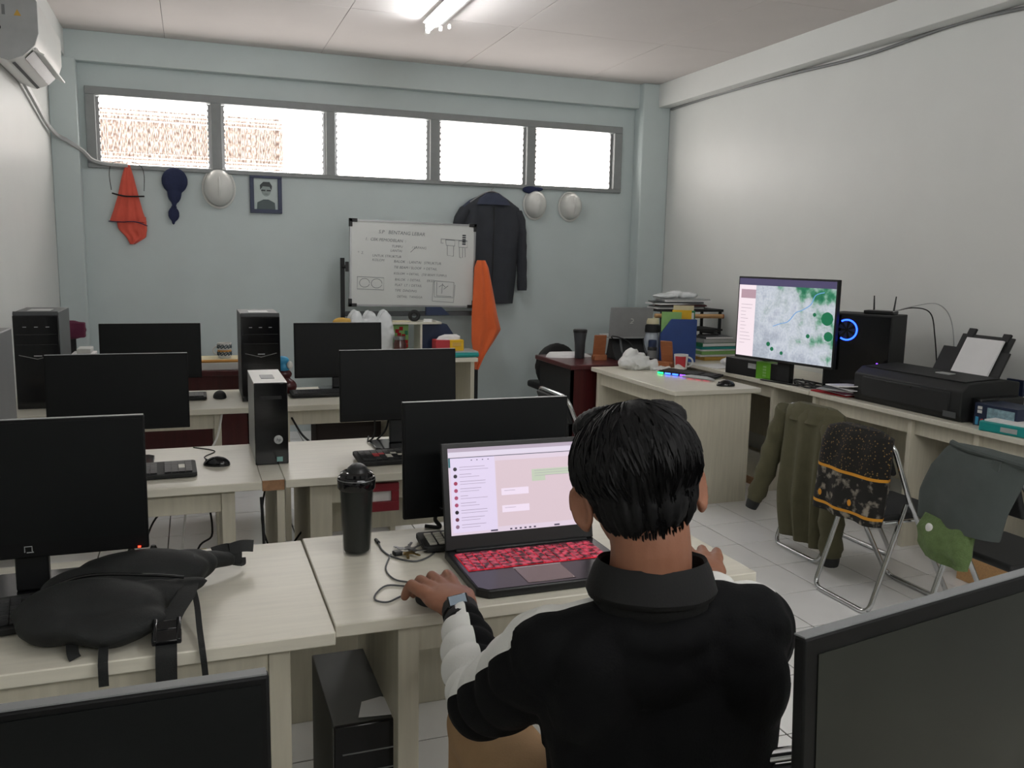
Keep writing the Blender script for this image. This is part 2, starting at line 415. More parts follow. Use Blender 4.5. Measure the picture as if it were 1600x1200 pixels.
# ---------------------------------------------------------------- desks
def desk(name, label, x0, x1, y0, y1, zt=.75, group=None, inset=.09, apron=True, back=(.10, .40), lw=.045, th=.03, cat='desk'):
    cx, cy = (x0+x1)/2, (y0+y1)/2; t = thing(name, label, cat, (cx, cy, 0), group=group)
    a, b, c, d = x0-cx, x1-cx, y0-cy, y1-cy
    bx(a, b, c, d, zt-th, zt).build('desktop', 'desk', t, bevel=.003)
    for s in (a+inset, b-inset-lw):
        bx(s, s+lw, c+.05, d-.03, .0, zt-th).build('side_panel', 'deskp', t, bevel=.002)
    if apron: bx(a+inset+lw, b-inset-lw, c+.06, c+.085, zt-th-.085, zt-th).build('apron', 'deskp', t, bevel=.002)
    if back: bx(a+inset+lw, b-inset-lw, d-.075, d-.055, *back).build('back_panel', 'deskp', t, bevel=.002)
    return t
G = 'pale computer desks in rows'
desk('computer_desk', 'pale laminate desk at front left carrying the black waist bag', -.94, .262, 1.765, 2.395, group=G, back=False)
desk('computer_desk', 'pale laminate desk holding the open laptop and black tumbler', .266, 1.353, 1.80, 2.41, group=G, inset=.15, lw=.05, back=False)
desk('computer_desk', 'pale laminate desk left of the slim tower, with keyboard and mouse', -.96, .205, 3.07, 3.71, group=G, back=None)
desk('computer_desk', 'pale laminate desk right of the slim tower, keyboard with red keys', .285, 1.42, 3.07, 3.71, group=G, lw=.08, back=(.36, .72))
desk('computer_desk', 'pale laminate desk in the far row, carrying the tower by the left wall', -.96, .255, 4.60, 5.235, group=G, inset=.14, lw=.035, back=None)
desk('computer_desk', 'pale laminate desk in the far row under the plainest small monitor', .26, 1.20, 4.60, 5.235, group=G, inset=.17, lw=.03, back=None)
desk('computer_desk', 'pale laminate desk nearest the camera under the lower left monitor', -.93, .19, .2, .86, group=G)
desk('computer_desk', 'pale laminate desk nearest the camera under the lower right monitor', .42, 1.55, .1, .74, group=G)
t = thing('cpu_shelf', 'narrow chipboard-edged shelf unit between the middle row desks', 'shelf', (.245, 3.39, 0))
bx(-.038, .038, -.30, .30, .72, .748).build('top_board', ['desk'], t)
bx(-.038, .038, -.306, -.30, .712, .748).build('edge_strip', 'raw', t)
bx(.012, .038, -.30, .30, 0, .72).build('side_panel', 'deskp', t)
bx(-.038, .012, -.28, .25, .08, .10).build('lower_shelf', 'deskp', t)
# centre-right cross desk (L part)
t = thing('computer_desk', 'pale desk end-on to the right desk, with glowing keyboard and crumpled bag', 'desk', (3.07, 5.17, 0), group=G)
bx(-.32, .31, -.60, .60, .72, .75).build('desktop', 'desk', t, bevel=.004)
bx(-.29, .27, -.555, -.525, 0, .72).build('side_panel', 'deskp', t, bevel=.002)
bx(-.29, -.255, .53, .56, 0, .72).build('leg', 'deskp', t)
bx(-.30, .27, .50, .53, 0, .72).build('side_panel', 'deskp', t, bevel=.002)
bx(-.285, -.262, -.525, .50, .63, .72).build('apron', 'deskp', t)
bx(.22, .245, -.525, .50, .10, .72).build('back_panel', 'deskp', t)
# long right desk, two units
def wall_desk(label, y0, y1, panels, xf=3.61):
    t = thing('wall_desk', label, 'desk', (xf, y0, 0), group='pale desks along the right wall'); L = y1 - y0; D = XR - xf - .01
    bx(0, D, 0, L, .722, .75).build('desktop', 'desk', t, bevel=.003)
    for p in panels: bx(.025, D-.02, p, p+.03, 0, .722).build('side_panel', 'deskp', t, bevel=.002)
    bx(.05, .07, panels[0]+.03, panels[-1], .635, .722).build('apron', 'deskp', t)
    bx(D-.05, D-.03, panels[0]+.03, panels[-1], .18, .60).build('back_panel', 'deskp', t)
    return t
t = wall_desk('pale desk by the right wall under the big lit monitor', 4.40, 6.2, [.38, 1.74])
bx(.03, .62, .41, 1.74, .03, .055).build('bottom_board', 'deskp', t)
bx(.02, .04, .41, 1.74, 0, .05).build('kick_board', 'raw', t)
wall_desk('pale desk by the right wall under the big black printer', 2.35, 4.395, [.02, .80, 1.23, 2.01])
desk_b = None
# maroon desks
def maroon_desk(label, x0, x1, y0, y1, zt=.76):
    t = thing('office_desk', label, 'desk', (x0, y0, 0), group='mahogany coloured office desks'); L = x1-x0; D = y1-y0
    bx(0, L, 0, D, zt-.035, zt).build('desktop', 'maroon', t, bevel=.006)
    bx(.03, L-.03, .05, .07, .08, zt-.035).build('modesty_panel', 'maroon', t)
    for x in (.03, L-.05): bx(x, x+.02, .05, D-.04, 0, zt-.035).build('side_panel', 'blkm', t, label='black side panel')
    return t
maroon_desk('mahogany office desk under the tumbler and silver laptop', 2.60, 3.60, 5.80, 6.52)
maroon_desk('mahogany office desk behind the far left monitor, holding a patterned mug', -.80, .36, 5.85, 6.55, .78)

# ---------------------------------------------------------------- monitors
def monitor(label, x0, x1, y, zb, zt, rz=0, tilt=3, neck=None, screen='scr', bez=.007, chin=.02, group='switched-off monitors on the desk rows', zd=.75, big=False, by=(-.075, .11)):
    wd = x1 - x0; cx = (x0 + x1) / 2; h = zt - zb
    t = thing('monitor', label, 'monitor', (cx, y, zd), rz, group); b = zb - zd
    T = Matrix.Translation((0, 0, b)) @ Matrix.Rotation(R(-tilt), 4, 'X')
    m = MB(); m.T = T
    m.box(-wd/2, wd/2, 0, .016, 0, h); m.box(-wd/2+.03, wd/2-.03, .016, .034, .03, h-.04)
    m.build('casing', 'bez', t, bevel=.003)
    m = MB(); m.T = T; m.box(-wd/2+.002, wd/2-.002, .002, .017, h-.0004, h+.0012); m.build('top_edge_glint', 'lgrey' if not big else 'grey', t, label='ceiling light reflection painted pale on the top edge')  # grey strip paints the ceiling light reflected by the black top face
    m = MB(); m.T = T
    m.box(-wd/2+bez, wd/2-bez, -.0012, 0, chin, h-bez); m.build('screen', screen, t, smooth=False)
    m = MB(); m.box(-.035, .035, .025, .05, .012, b + h*.45); m.build('stand_neck', 'blk', t, bevel=.004)
    m = MB(); m.prism([(-.11, by[0]+.025), (-.09, by[0]), (.09, by[0]), (.11, by[0]+.025), (.11, by[1]-.02), (.09, by[1]), (-.09, by[1]), (-.11, by[1]-.02)], 0, .012)
    m.build('stand_base', 'blkg', t, bevel=.003)
    return t
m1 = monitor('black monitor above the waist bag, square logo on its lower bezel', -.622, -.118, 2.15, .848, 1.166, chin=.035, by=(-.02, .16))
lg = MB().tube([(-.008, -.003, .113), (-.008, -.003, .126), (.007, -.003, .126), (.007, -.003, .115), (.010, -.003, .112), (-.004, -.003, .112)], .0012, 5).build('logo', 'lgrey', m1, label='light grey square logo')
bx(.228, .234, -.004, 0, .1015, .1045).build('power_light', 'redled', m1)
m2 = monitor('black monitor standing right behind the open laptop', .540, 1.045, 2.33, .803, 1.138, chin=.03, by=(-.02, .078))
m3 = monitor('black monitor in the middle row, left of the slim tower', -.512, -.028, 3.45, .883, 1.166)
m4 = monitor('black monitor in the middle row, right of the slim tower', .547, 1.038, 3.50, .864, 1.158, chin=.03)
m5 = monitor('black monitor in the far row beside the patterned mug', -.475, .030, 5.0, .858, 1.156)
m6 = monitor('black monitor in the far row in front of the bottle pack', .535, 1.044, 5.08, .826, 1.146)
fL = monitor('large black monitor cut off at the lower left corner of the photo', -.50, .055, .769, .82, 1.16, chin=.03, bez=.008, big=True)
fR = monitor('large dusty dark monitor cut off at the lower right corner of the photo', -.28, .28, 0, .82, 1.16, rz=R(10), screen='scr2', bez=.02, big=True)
fR.location = (.592 + .28*math.cos(R(10)), .678 + .28*math.sin(R(10)), .75)

# big lit monitor on right desk
A = Vector((3.56, 5.14)); B = Vector((3.73, 4.34)); mid = (A + B) / 2; d = B - A; L = d.length
t = thing('monitor', 'big lit monitor showing a green and grey satellite map', 'monitor', (mid.x, mid.y, .75), math.atan2(d.y, d.x))
T = Matrix.Identity(4)
bx(-L/2, L/2, 0, .03, .135, .695).build('casing', 'blkm', t, bevel=.004)
H0, H1, W0, W1 = .152, .683, -L/2+.012, L/2-.012
def map_mat():
    m = bpy.data.materials.new('map_screen'); m.use_nodes = True; tr = m.node_tree; p = tr.nodes['Principled BSDF']
    tc = tr.nodes.new('ShaderNodeTexCoord'); n = tr.nodes.new('ShaderNodeTexNoise'); n.inputs['Scale'].default_value = 9; n.inputs['Detail'].default_value = 8
    sp = tr.nodes.new('ShaderNodeSeparateXYZ'); tr.links.new(tc.outputs['Object'], sp.inputs[0]); tr.links.new(tc.outputs['Object'], n.inputs['Vector'])
    a = tr.nodes.new('ShaderNodeMath'); a.operation = 'MULTIPLY_ADD'; a.inputs[1].default_value = .42; tr.links.new(sp.outputs['X'], a.inputs[0]); tr.links.new(n.outputs['Fac'], a.inputs[2])
    b = tr.nodes.new('ShaderNodeMath'); b.operation = 'MULTIPLY_ADD'; b.inputs[1].default_value = .45; tr.links.new(sp.outputs['Z'], b.inputs[0]); tr.links.new(a.outputs[0], b.inputs[2])
    r = tr.nodes.new('ShaderNodeValToRGB'); tr.links.new(b.outputs[0], r.inputs[0]); e = r.color_ramp.elements
    e[0].position = .5; e[0].color = lin('a9b0bc'); e[1].position = .68; e[1].color = lin('c6ccd6')
    for ps, c in ((.81, 'b0babe'), (.87, '7aa592'), (.93, '2a7a58'), (.99, '0f6a4a')):
        q = e.new(ps); q.color = lin(c)
    n2 = tr.nodes.new('ShaderNodeTexNoise'); n2.inputs['Scale'].default_value = 70; n2.inputs['Detail'].default_value = 4; tr.links.new(tc.outputs['Object'], n2.inputs['Vector'])
    mx = tr.nodes.new('ShaderNodeMix'); mx.data_type = 'RGBA'; mx.blend_type = 'OVERLAY'; mx.inputs['Factor'].default_value = .4
    tr.links.new(r.outputs[0], mx.inputs['A']); tr.links.new(n2.outputs['Fac'], mx.inputs['B'])
    p.inputs['Base Color'].default_value = (.02, .02, .02, 1); tr.links.new(mx.outputs['Result'], p.inputs['Emission Color']); p.inputs['Emission Strength'].default_value = .55
    return m
sc_ = bx(W0, W1, -.001, 0, H0, H1).build('screen', map_mat(), t, smooth=False)
q = .0016
bx(W0, W1, -q, 0, H1-.045, H1).build('toolbar', screen_mat('violet_bar', '4c4668', .9), sc_)
bx(W0, W0+.15, -q, 0, H0, H1-.045).build('side_list', screen_mat('pale_list', 'efdfe6', 1.0), sc_)
bx(W0+.02, W0+.15, -q-.0004, 0, H1-.135, H1-.075).build('thumbnail', screen_mat('pink_thumb', 'b99aa6', .9), sc_)
mb = MB()
for k in range(12): mb.box(W0+.025, W0+.06+.07*random.random(), -q-.0004, 0, H1-.18-.024*k, H1-.177-.024*k)
mb.build('text_lines', screen_mat('grey_line', 'b9aab4', .9), sc_, kind='stuff')
mb = MB().tube(spline([(.38*L, -q, H1-.07), (.30*L, -q, H1-.09), (.26*L, -q, H1-.15), (.18*L, -q, H1-.19), (.12*L, -q, H1-.21), (.05*L, -q, H1-.27), (-.03*L, -q, H1-.29), (-.1*L, -q, H1-.31)], 5), .003, 5)
mb.build('river_line', screen_mat('river_blue', '6fa3d8', .9), sc_)
mb = MB()
for cx, cz, r in ((.42*L, .45, .055), (.44*L, .34, .04), (.30*L, .47, .016), (-.14*L, .25, .02), (-.1*L, .22, .018), (0, .2, .016), (.25*L, .33, .018)):
    mb.ell((cx, -.0006, cz), (r, .0008, r*.9), nu=14, nv=6)
mb.build('forest_patches', screen_mat('forest_green', '14774f', .75), sc_)
bx(-.05, .05, .03, .05, .01, .4).build('stand_neck', 'blkm', t)
bx(-.15, .17, -.02, .16, 0, .012).build('stand_base', 'blkg', t, bevel=.004)

# ---------------------------------------------------------------- computer towers
def tower(label, x0, x1, y0, y1, z1):
    t = thing('computer_tower', label, 'computer', (x0, y0, .75), group='black mid towers in the far row'); wd = x1-x0; D = y1-y0; h = z1-.75
    bx(0, wd, .012, D, .01, h-.004).build('case', 'dgrey', t, bevel=.003)
    m = MB(); m.box(.0, wd, 0, .014, .0, h-.02); m.build('front_panel', 'blkg', t, bevel=.004)
    m = MB(); m.prism([(.002, h), (wd-.002, h), (wd-.012, h-.02), (.012, h-.02)], .004, .02, 'y'); m.build('top_lip', 'dgrey', t)
    m = MB()
    for k in range(2): m.box(.012, wd-.012, -.002, 0, h-.115-.05*k, h-.112-.05*k)
    m.build('drive_bay_seam', 'blkm', t)
    for k in (.25, .5, .75): bx(wd*k-.008, wd*k+.008, -.0025, 0, h-.078, h-.075).build('port_mark', 'lgrey', t)
    m = MB().tube([(.02, -.002, h-.215), (wd*.5, -.004, h-.235), (wd-.02, -.002, h-.215)], .0018, 6); m.build('chevron_trim', 'steel', t)
    bx(wd*.42, wd*.60, -.003, 0, h-.222, h-.217).build('brand_bar', 'lgrey', t)
    bx(wd*.25, wd*.75, .1, .24, h-.006, h-.002).build('top_vent', 'lgrey', t)
    return t
tower('black tower with silver chevron, by the left wall', -.835, -.632, 4.80, 5.20, 1.235)
tower('black tower with silver chevron, right of the patterned mug', .228, .430, 4.78, 5.17, 1.225)
t = thing('slim_computer', 'slim black computer with pale top between the middle monitors', 'computer', (.2, 3.32, .75))
bx(0, .122, .01, .39, .004, .308).build('case', 'lgrey', t, bevel=.002)
bx(0, .122, 0, .012, .0, .312).build('front_panel', 'blkg', t, bevel=.003)
bx(.0, .122, .01, .39, .308, .312).build('top_cover', 'white', t)
bx(.035, .085, .12, .22, .312, .314).build('vent_grille', 'grey', t)
m = MB(); m.T = Matrix.Translation((.085, -.001, .095)) @ Matrix.Rotation(R(90), 4, 'X'); m.lathe([(.0165, 0), (.0165, .002), (.013, .003), (0.001, .003)], n=20)
m.build('round_badge', 'lgrey', t); text('badge_lettering', 'hp', .018, 'ink2', t, (.0765, -.0045, .0895), shear=.2); bx(.078, .1, -.0015, 0, .010, .028).build('sticker', mat('pale_teal_sticker', '88b5b0', .5), t)
bx(.02, .1, -.0012, 0, .25, .262).build('disc_slot', 'blk', t)
# edge of grey machine at far left
t = thing('computer_tower', 'grey computer at the left wall, cut by the photo edge', 'computer', (-.84, 3.28, .75))
bx(0, .2, 0, .38, .01, .50).build('case', 'grey', t, bevel=.004); bx(0, .2, -.012, 0, .01, .50).build('front_panel', 'lgrey', t, bevel=.003)
bx(.03, .17, -.014, -.012, .4, .404).build('disc_slot', 'dgrey', t)
# under-desk tower
t = thing('computer_tower', 'dusty black tower standing on the floor under the laptop desk', 'computer', (.275, 1.90, 0))
bx(0, .19, .012, .40, .01, .45).build('case', mat('dusty_black_steel', '51534f', .6), t, bevel=.003); bx(0, .19, 0, .014, .005, .452).build('front_panel', 'blkg', t, bevel=.004)
m = MB(); m.box(.02, .17, -.002, 0, .38, .383); m.box(.02, .17, -.002, 0, .33, .333); m.build('drive_bay_seam', 'grey', t)
tag(MB().prism([(0, 0), (.098, -.012), (.09, .07), (.07, .082), (.02, .07)], 0, .001).build('paper_note', 'paper', loc=(.338, 1.93, .4525)), 'torn white paper note on the floor tower', 'paper')
# gaming case by the wall
A = Vector((3.735, 4.435)); B = Vector((3.925, 4.08)); d = B - A; L = d.length
t = thing('gaming_computer', 'dark glass-sided computer with a glowing blue fan ring', 'computer', (A.x, A.y, .75), math.atan2(d.y, d.x))
bx(0, L, 0, .27, .01, .49).build('case', 'blkm', t, bevel=.004)
bx(.01, L-.01, -.004, 0, .02, .48).build('glass_panel', 'blkg', t)
m = MB().tube([(.135 + .062*math.cos(a*PI/16), -.006, .39 + .062*math.sin(a*PI/16)) for a in range(-11, 12)], .0052, 8)
m.build('fan_ring', 'blueled', t)
m = MB()
for k in range(7):
    a = k * 2 * PI / 7; m.prism([(.135 + .01*math.cos(a), .39 + .01*math.sin(a)), (.135 + .055*math.cos(a-.25), .39 + .055*math.sin(a-.25)), (.135 + .055*math.cos(a+.25), .39 + .055*math.sin(a+.25))], -.006, -.004, 'y')
m.build('fan_blades', 'navyp', t)
bx(L-.075, L-.065, -.006, -.004, .165, .20).build('indicator_light', 'violetled', t)
t = thing('wifi_router', 'small black router with cables on the glass-sided computer', 'router', (4.0, 4.26, 1.24), R(-60))
bx(-.09, .09, -.05, .05, 0, .022).build('body', 'blk', t, bevel=.005)
for x in (-.06, .06): MB().tube([(x, .05, .015), (x, .055, .03), (x*1.1, .06, .11)], [.006, .006, .004], 8).build('antenna', 'blk', t)
cable('router_cable', [(4.02, 4.18, 1.262), (4.08, 4.08, 1.29), (4.15, 4.02, 1.26), (4.18, 4.0, 1.12), (4.2, 3.98, .9), (4.2, 3.98, .76)], .004, 'rubber', 'black router cable dropping behind the glass-sided computer', 'cable')
cable('router_cable', [(3.98, 4.14, 1.262), (4.0, 4.02, 1.30), (4.1, 3.92, 1.32), (4.2, 3.9, 1.2), (4.22, 3.88, .9), (4.2, 3.9, .76)], .003, 'lgrey', 'pale grey router cable arching over the glass-sided computer', 'cable')

# ---------------------------------------------------------------- keyboards and mice
def keyboard(name, label, loc, rz, wd=.45, dp=.15, body='blkm', key='key', cols=18, rows=6, red=(), pale=(), indiv=False, h=.016, tilt=3, group=None):
    t = thing(name, label, 'keyboard', loc, group=group, rot=(R(tilt), 0, rz))
    m = MB(); m.prism([(-wd/2+.008, -dp/2), (wd/2-.008, -dp/2), (wd/2, -dp/2+.008), (wd/2, dp/2-.008), (wd/2-.008, dp/2), (-wd/2+.008, dp/2), (-wd/2, dp/2-.008), (-wd/2, -dp/2+.008)], 0, h)
    m.build('body', body, t, bevel=.003)
    px, py = (wd-.03)/cols, (dp-.035)/rows
    allk = MB()
    kb = None; gp = .0028 if key == 'keyw' else .0012
    for r in range(rows):
        skip = []
        if r == 0: skip = [4, 5, 6, 7]
        for c in range(cols):
            if (r == 0 and c in (5, 6, 7, 8)) or (cols > 16 and c == cols-5 and r not in (9,)): continue
            x = -wd/2 + .015 + c*px; y = -dp/2 + .012 + r*py
            w_ = px * (5 if (r == 0 and c == 4) else 1)
            mk = 1 if (r, c) in red else (2 if (r, c) in pale else 0)
            if indiv:
                if w_ > px * 1.5 or kb is None or kb['wide'] != 0 or True:
                    key_ = 'wide' if w_ > px*1.5 else 'one'
                    if kb is None: kb = {'wide': None, 'one': None}
                    if kb[key_] is None:
                        o = bx(gp, w_-gp, gp, py-gp, 0, .005).build('key', key, t, bevel=.001, seg=1); kb[key_] = o
                    else:
                        o = kb[key_].copy(); COL.objects.link(o); o.parent = t
                    o.location = (x, y, h)
            else: allk.box(x+.001, x+w_-.001, y+.001, y+py-.001, h, h+.005, mk)
    if not indiv: allk.build('keys', [key, 'red', 'keyw'], t, kind='stuff')
    return t
keyboard('keyboard', 'black keyboard half covered by the waist bag', (-.46, 2.02, .757), R(8), wd=.48, dp=.17, indiv=True, cols=20)
keyboard('keyboard', 'black keyboard left of the mouse in the middle row', (-.235, 3.27, .757), R(2), wd=.45, dp=.17, pale=((2, 16), (3, 16)))
keyboard('keyboard', 'black keyboard with red and white keys in the middle row', (.80, 3.27, .757), R(1), wd=.46, dp=.17, red=((3, 2), (3, 3), (2, 2)), pale=((3, 5), (2, 4), (3, 7), (1, 4), (2, 6), (3, 12), (2, 13)))
keyboard('keyboard', 'low black keyboard under the far row monitor before the bottle pack', (.70, 4.90, .757), R(0), wd=.42, dp=.15)
keyboard('keyboard', 'black keyboard end beside the far row mouse', (-.18, 4.95, .757), R(0), wd=.46, dp=.15)
keyboard('keyboard', 'keyboard with pale keys behind the open laptop', (.775, 2.235, .755), R(-2), wd=.42, dp=.125, key='keyw', indiv=True, cols=15, rows=5, tilt=2)
def mouse(label, loc, rz, m='blkg', s=1.0, name='mouse'):
    t = thing(name, label, 'mouse', loc, rz)
    b = MB().ell((0, 0, .004), (.032*s, .055*s, .034*s), nu=18, nv=12)
    b.v = [(x, y, max(z, 0) * (1 - .25*(y > 0)*(y/.055))) for x, y, z in b.v]
    b.build('body', m, t); MB().tube([(0, .030*s, .022*s), (0, .045*s, .0215*s)], .004*s, 8).build('scroll_wheel', 'rubber', t)
    return t
mouse('black mouse left of the slim computer in the middle row', (.062, 3.36, .75), R(70), s=.92)
mouse('small dark mouse in the far row below the patterned mug', (.118, 4.95, .75), R(5), m='blkm', s=1.1)
mouse('small black mouse beside the glowing keyboard', (3.20, 4.70, .75), R(70), s=1.1)
mouse('dark mouse under the left hand of the seated person', (.485, 1.865, .75), R(12), m='blkm', s=.66)
cable('mouse_cable', [(.05, 3.39, .755), (.02, 3.5, .752), (.06, 3.6, .752), (-.02, 3.69, .752)], .0022, 'rubber', 'thin cable from the middle row mouse', 'cable')

# glowing keyboard
t = keyboard('keyboard', 'black keyboard with rainbow glowing edge on the cross desk', (3.23, 5.18, .757), R(-62), wd=.44, dp=.16)
t2 = thing('wrist_rest', 'pale padded wrist rest below the glowing keyboard', 'wrist rest', (3.175, 4.985, .75), R(-78))
MB().tube([(0, -.12, .012), (0, -.06, .017), (0, .06, .017), (0, .12, .012)], [.012, .022, .022, .012], 10, flat=.6).build('pad', 'lgrey', t2)
t2.rotation_euler = (0, 0, R(-152))
cols_ = ['gled', 'bled', 'bled', 'violetled', 'pled', 'pled', 'pled']
for k in range(7):
    bx(-.21 + .06*k, -.165 + .06*k, -.086, -.080, .002, .012).build('edge_light', cols_[k], t, bevel=.001)

# ---------------------------------------------------------------- folding chairs
def folding_chair(label, x, y, w=.40, rz=0, seat='blkm'):
    t = thing('folding_chair', label, 'chair', (x, y, 0), rz, group='chrome folding chairs'); r = .0115
    for yy in (0, w):
        s = 1 if yy == 0 else -1
    bf = bend([(.16, 0, .52), (.46, 0, .0125), (.46, w, .0125), (.16, w, .52)], .05, 6)
    up = bend([(.16, 0, .52), (.04, 0, .79), (.04, w, .79), (.16, w, .52)], .07, 7)
    MB().tube(bf, r, 10).build('front_frame', 'chrome', t)
    MB().tube(up, r, 10).build('back_frame', 'chrome', t)
    MB().tube(bend([(.165, .022, .50), (0, .022, .0125), (0, w-.022, .0125), (.165, w-.022, .50)], .05, 6), r, 10).build('rear_frame', 'chrome', t)
    m = MB(); m.box(.06, .42, .03, w-.03, .425, .455); m.build('seat', seat, t, bevel=.012, seg=3)
    MB().tube(bend([(.06, .03, .42), (.42, .03, .42), (.42, w-.03, .42), (.06, w-.03, .42)], .03), .007, 8).build('seat_rail', 'chrome', t)
    m = MB(); m.T = Matrix.Translation((.073, 0, .0)) @ Matrix.Rotation(R(-22), 4, 'Y') @ Matrix.Translation((-.012, 0, 0))
    m.T = Matrix.Translation((.055, w/2, .71)) @ Matrix.Rotation(R(-22), 4, 'Y')
    m.box(-.012, .012, -w/2+.015, w/2-.015, -.08, .07); m.build('backrest', seat, t, bevel=.01, seg=3)
    return t
folding_chair('chrome folding chair under the olive jacket', 2.985, 3.45)
folding_chair('chrome folding chair under the black and gold batik shirt', 2.76, 2.85)
folding_chair('chrome folding chair under the grey trousers', 2.74, 2.20)
folding_chair('chrome folding chair in the aisle, facing the pale cross desk', 1.86, 4.28, w=.42, seat='blkm')
folding_chair('folding chair under the seated person', .98, .97, w=.42, rz=R(84))

# ---------------------------------------------------------------- clothes on chairs
RC = (0, 0, R(-90))
t = thing('jacket', 'olive green jacket draped over a folding chair back', 'jacket', (3.03, 3.62, 0), rot=RC)
drape([(.815, -.13, .16, -.01, .03), (.79, -.20, .21, -.01, .055), (.74, -.22, .23, -.02, .07), (.55, -.21, .22, -.03, .075), (.35, -.2, .21, -.03, .07), (.10, -.17, .2, -.03, .06)], folds=3, amp=.03, seed=1).build('body', 'olive', t)
for nm, pts, rr in (('sleeve', [(-.19, -.02, .76), (-.26, -.04, .58), (-.26, -.10, .40), (-.29, -.14, .24)], [.07, .075, .065, .045]),
                    ('sleeve', [(.20, -.04, .74), (.24, -.08, .52), (.25, -.07, .26), (.25, -.06, .09)], [.07, .075, .07, .055])):
    p = spline(pts, 6); n = len(p)
    rs = [rr[0] + (rr[-1]-rr[0]) * (i/(n-1)) + .006*math.sin(i*1.7) for i in range(n)]
    MB().tube(p, rs, 14).build(nm, 'olive', t)
    a, b = p[-1], p[-1] + (p[-1] - p[-3]).normalized() * .05
    MB().tube([a, (a+b)/2, b], [rr[-1]*.85, rr[-1]*.8, rr[-1]*.7], 14).build('cuff', 'blkm', t, label='black ribbed cuff')
drape([(.82, -.10, .12, -.035, .02), (.78, -.15, .16, -.05, .025), (.73, -.13, .14, -.075, .018)], folds=2, amp=.008, seed=2, nv=8).build('collar', 'olive', t)
t = thing('red_cloth', 'red cloth hanging on the chair under the olive jacket', 'cloth', (3.03, 3.80, .36), rot=RC)
drape([(.04, -.06, .05, 0, .02), (-.03, -.07, .06, -.01, .02), (-.13, -.02, .05, -.01, .015)], folds=2, amp=.01).build('cloth', 'redc', t)

def batik_mat():
    m = bpy.data.materials.new('batik_cloth'); m.use_nodes = True; tr = m.node_tree; p = tr.nodes['Principled BSDF']; p.inputs['Roughness'].default_value = .9
    tc = tr.nodes.new('ShaderNodeTexCoord'); v = tr.nodes.new('ShaderNodeTexVoronoi'); v.inputs['Scale'].default_value = 75; tr.links.new(tc.outputs['Object'], v.inputs['Vector'])
    n = tr.nodes.new('ShaderNodeTexNoise'); n.inputs['Scale'].default_value = 26; n.inputs['Detail'].default_value = 5; tr.links.new(tc.outputs['Object'], n.inputs['Vector'])
    r = tr.nodes.new('ShaderNodeValToRGB'); tr.links.new(v.outputs['Distance'], r.inputs[0]); e = r.color_ramp.elements
    e[0].position = .12; e[0].color = lin('8a6f3c'); e[1].position = .3; e[1].color = lin('12100e')
    r2 = tr.nodes.new('ShaderNodeValToRGB'); tr.links.new(n.outputs['Fac'], r2.inputs[0]); e = r2.color_ramp.elements
    e[0].position = .54; e[0].color = lin('161412'); e[1].position = .68; e[1].color = lin('8c8579')
    sp = tr.nodes.new('ShaderNodeSeparateXYZ'); tr.links.new(tc.outputs['Object'], sp.inputs[0])
    g = tr.nodes.new('ShaderNodeMath'); g.operation = 'GREATER_THAN'; g.inputs[1].default_value = .62; tr.links.new(sp.outputs['Z'], g.inputs[0])
    mx = tr.nodes.new('ShaderNodeMix'); mx.data_type = 'RGBA'; tr.links.new(g.outputs[0], mx.inputs['Factor']); tr.links.new(r2.outputs[0], mx.inputs['A']); tr.links.new(r.outputs[0], mx.inputs['B'])
    w = tr.nodes.new('ShaderNodeMath'); w.operation = 'PINGPONG'; w.inputs[1].default_value = .085
    w0 = tr.nodes.new('ShaderNodeMath'); w0.operation = 'SUBTRACT'; w0.inputs[1].default_value = .455; tr.links.new(sp.outputs['Z'], w0.inputs[0]); tr.links.new(w0.outputs[0], w.inputs[0])
    l = tr.nodes.new('ShaderNodeMath'); l.operation = 'LESS_THAN'; l.inputs[1].default_value = .0065; tr.links.new(w.outputs[0], l.inputs[0])
    l2 = tr.nodes.new('ShaderNodeMath'); l2.operation = 'LESS_THAN'; l2.inputs[1].default_value = .64; tr.links.new(sp.outputs['Z'], l2.inputs[0])
    l3 = tr.nodes.new('ShaderNodeMath'); l3.operation = 'MULTIPLY'; tr.links.new(l.outputs[0], l3.inputs[0]); tr.links.new(l2.outputs[0], l3.inputs[1])
    m2 = tr.nodes.new('ShaderNodeMix'); m2.data_type = 'RGBA'; tr.links.new(l3.outputs[0], m2.inputs['Factor']); tr.links.new(mx.outputs['Result'], m2.inputs['A']); m2.inputs['B'].default_value = lin('d29226')
    tr.links.new(m2.outputs['Result'], p.inputs['Base Color'])
    return m
M['batik'] = batik_mat()
t = thing('batik_shirt', 'black batik shirt with gold bands draped over a folding chair', 'shirt', (2.80, 3.04, 0), rot=RC)
drape([(.825, -.12, .12, .0, .03), (.80, -.2, .19, 0, .05), (.74, -.215, .205, -.015, .06), (.6, -.21, .21, -.03, .065), (.46, -.215, .215, -.045, .06), (.42, -.21, .21, -.045, .055)], folds=2.5, amp=.016, seed=3).build('body', 'batik', t)
for x in (-.1, .06): MB().ell((x*1.2, -.105, .50), (.012, .004, .015), nu=8, nv=6).build('gold_flower', mat('gold_print', 'c8881f', .9), t)
t = thing('trousers', 'grey green trousers folded over a chair by the printer desk', 'trousers', (2.78, 2.41, 0), rot=RC)
drape([(.865, -.10, .26, .0, .03), (.845, -.13, .27, -.01, .05), (.77, -.17, .22, -.03, .06), (.66, -.20, .19, -.045, .055), (.55, -.20, .17, -.05, .05)], folds=1.5, amp=.02, seed=5).build('legs', 'slate', t)
MB().tube(spline([(-.10, -.02, .865), (-.02, -.045, .862), (.1, -.05, .857), (.25, -.045, .85)]), .012, 8).build('waistband', 'slate', t)
bx(.13, .16, -.072, -.06, .79, .85).build('belt_loop', 'slate', t)
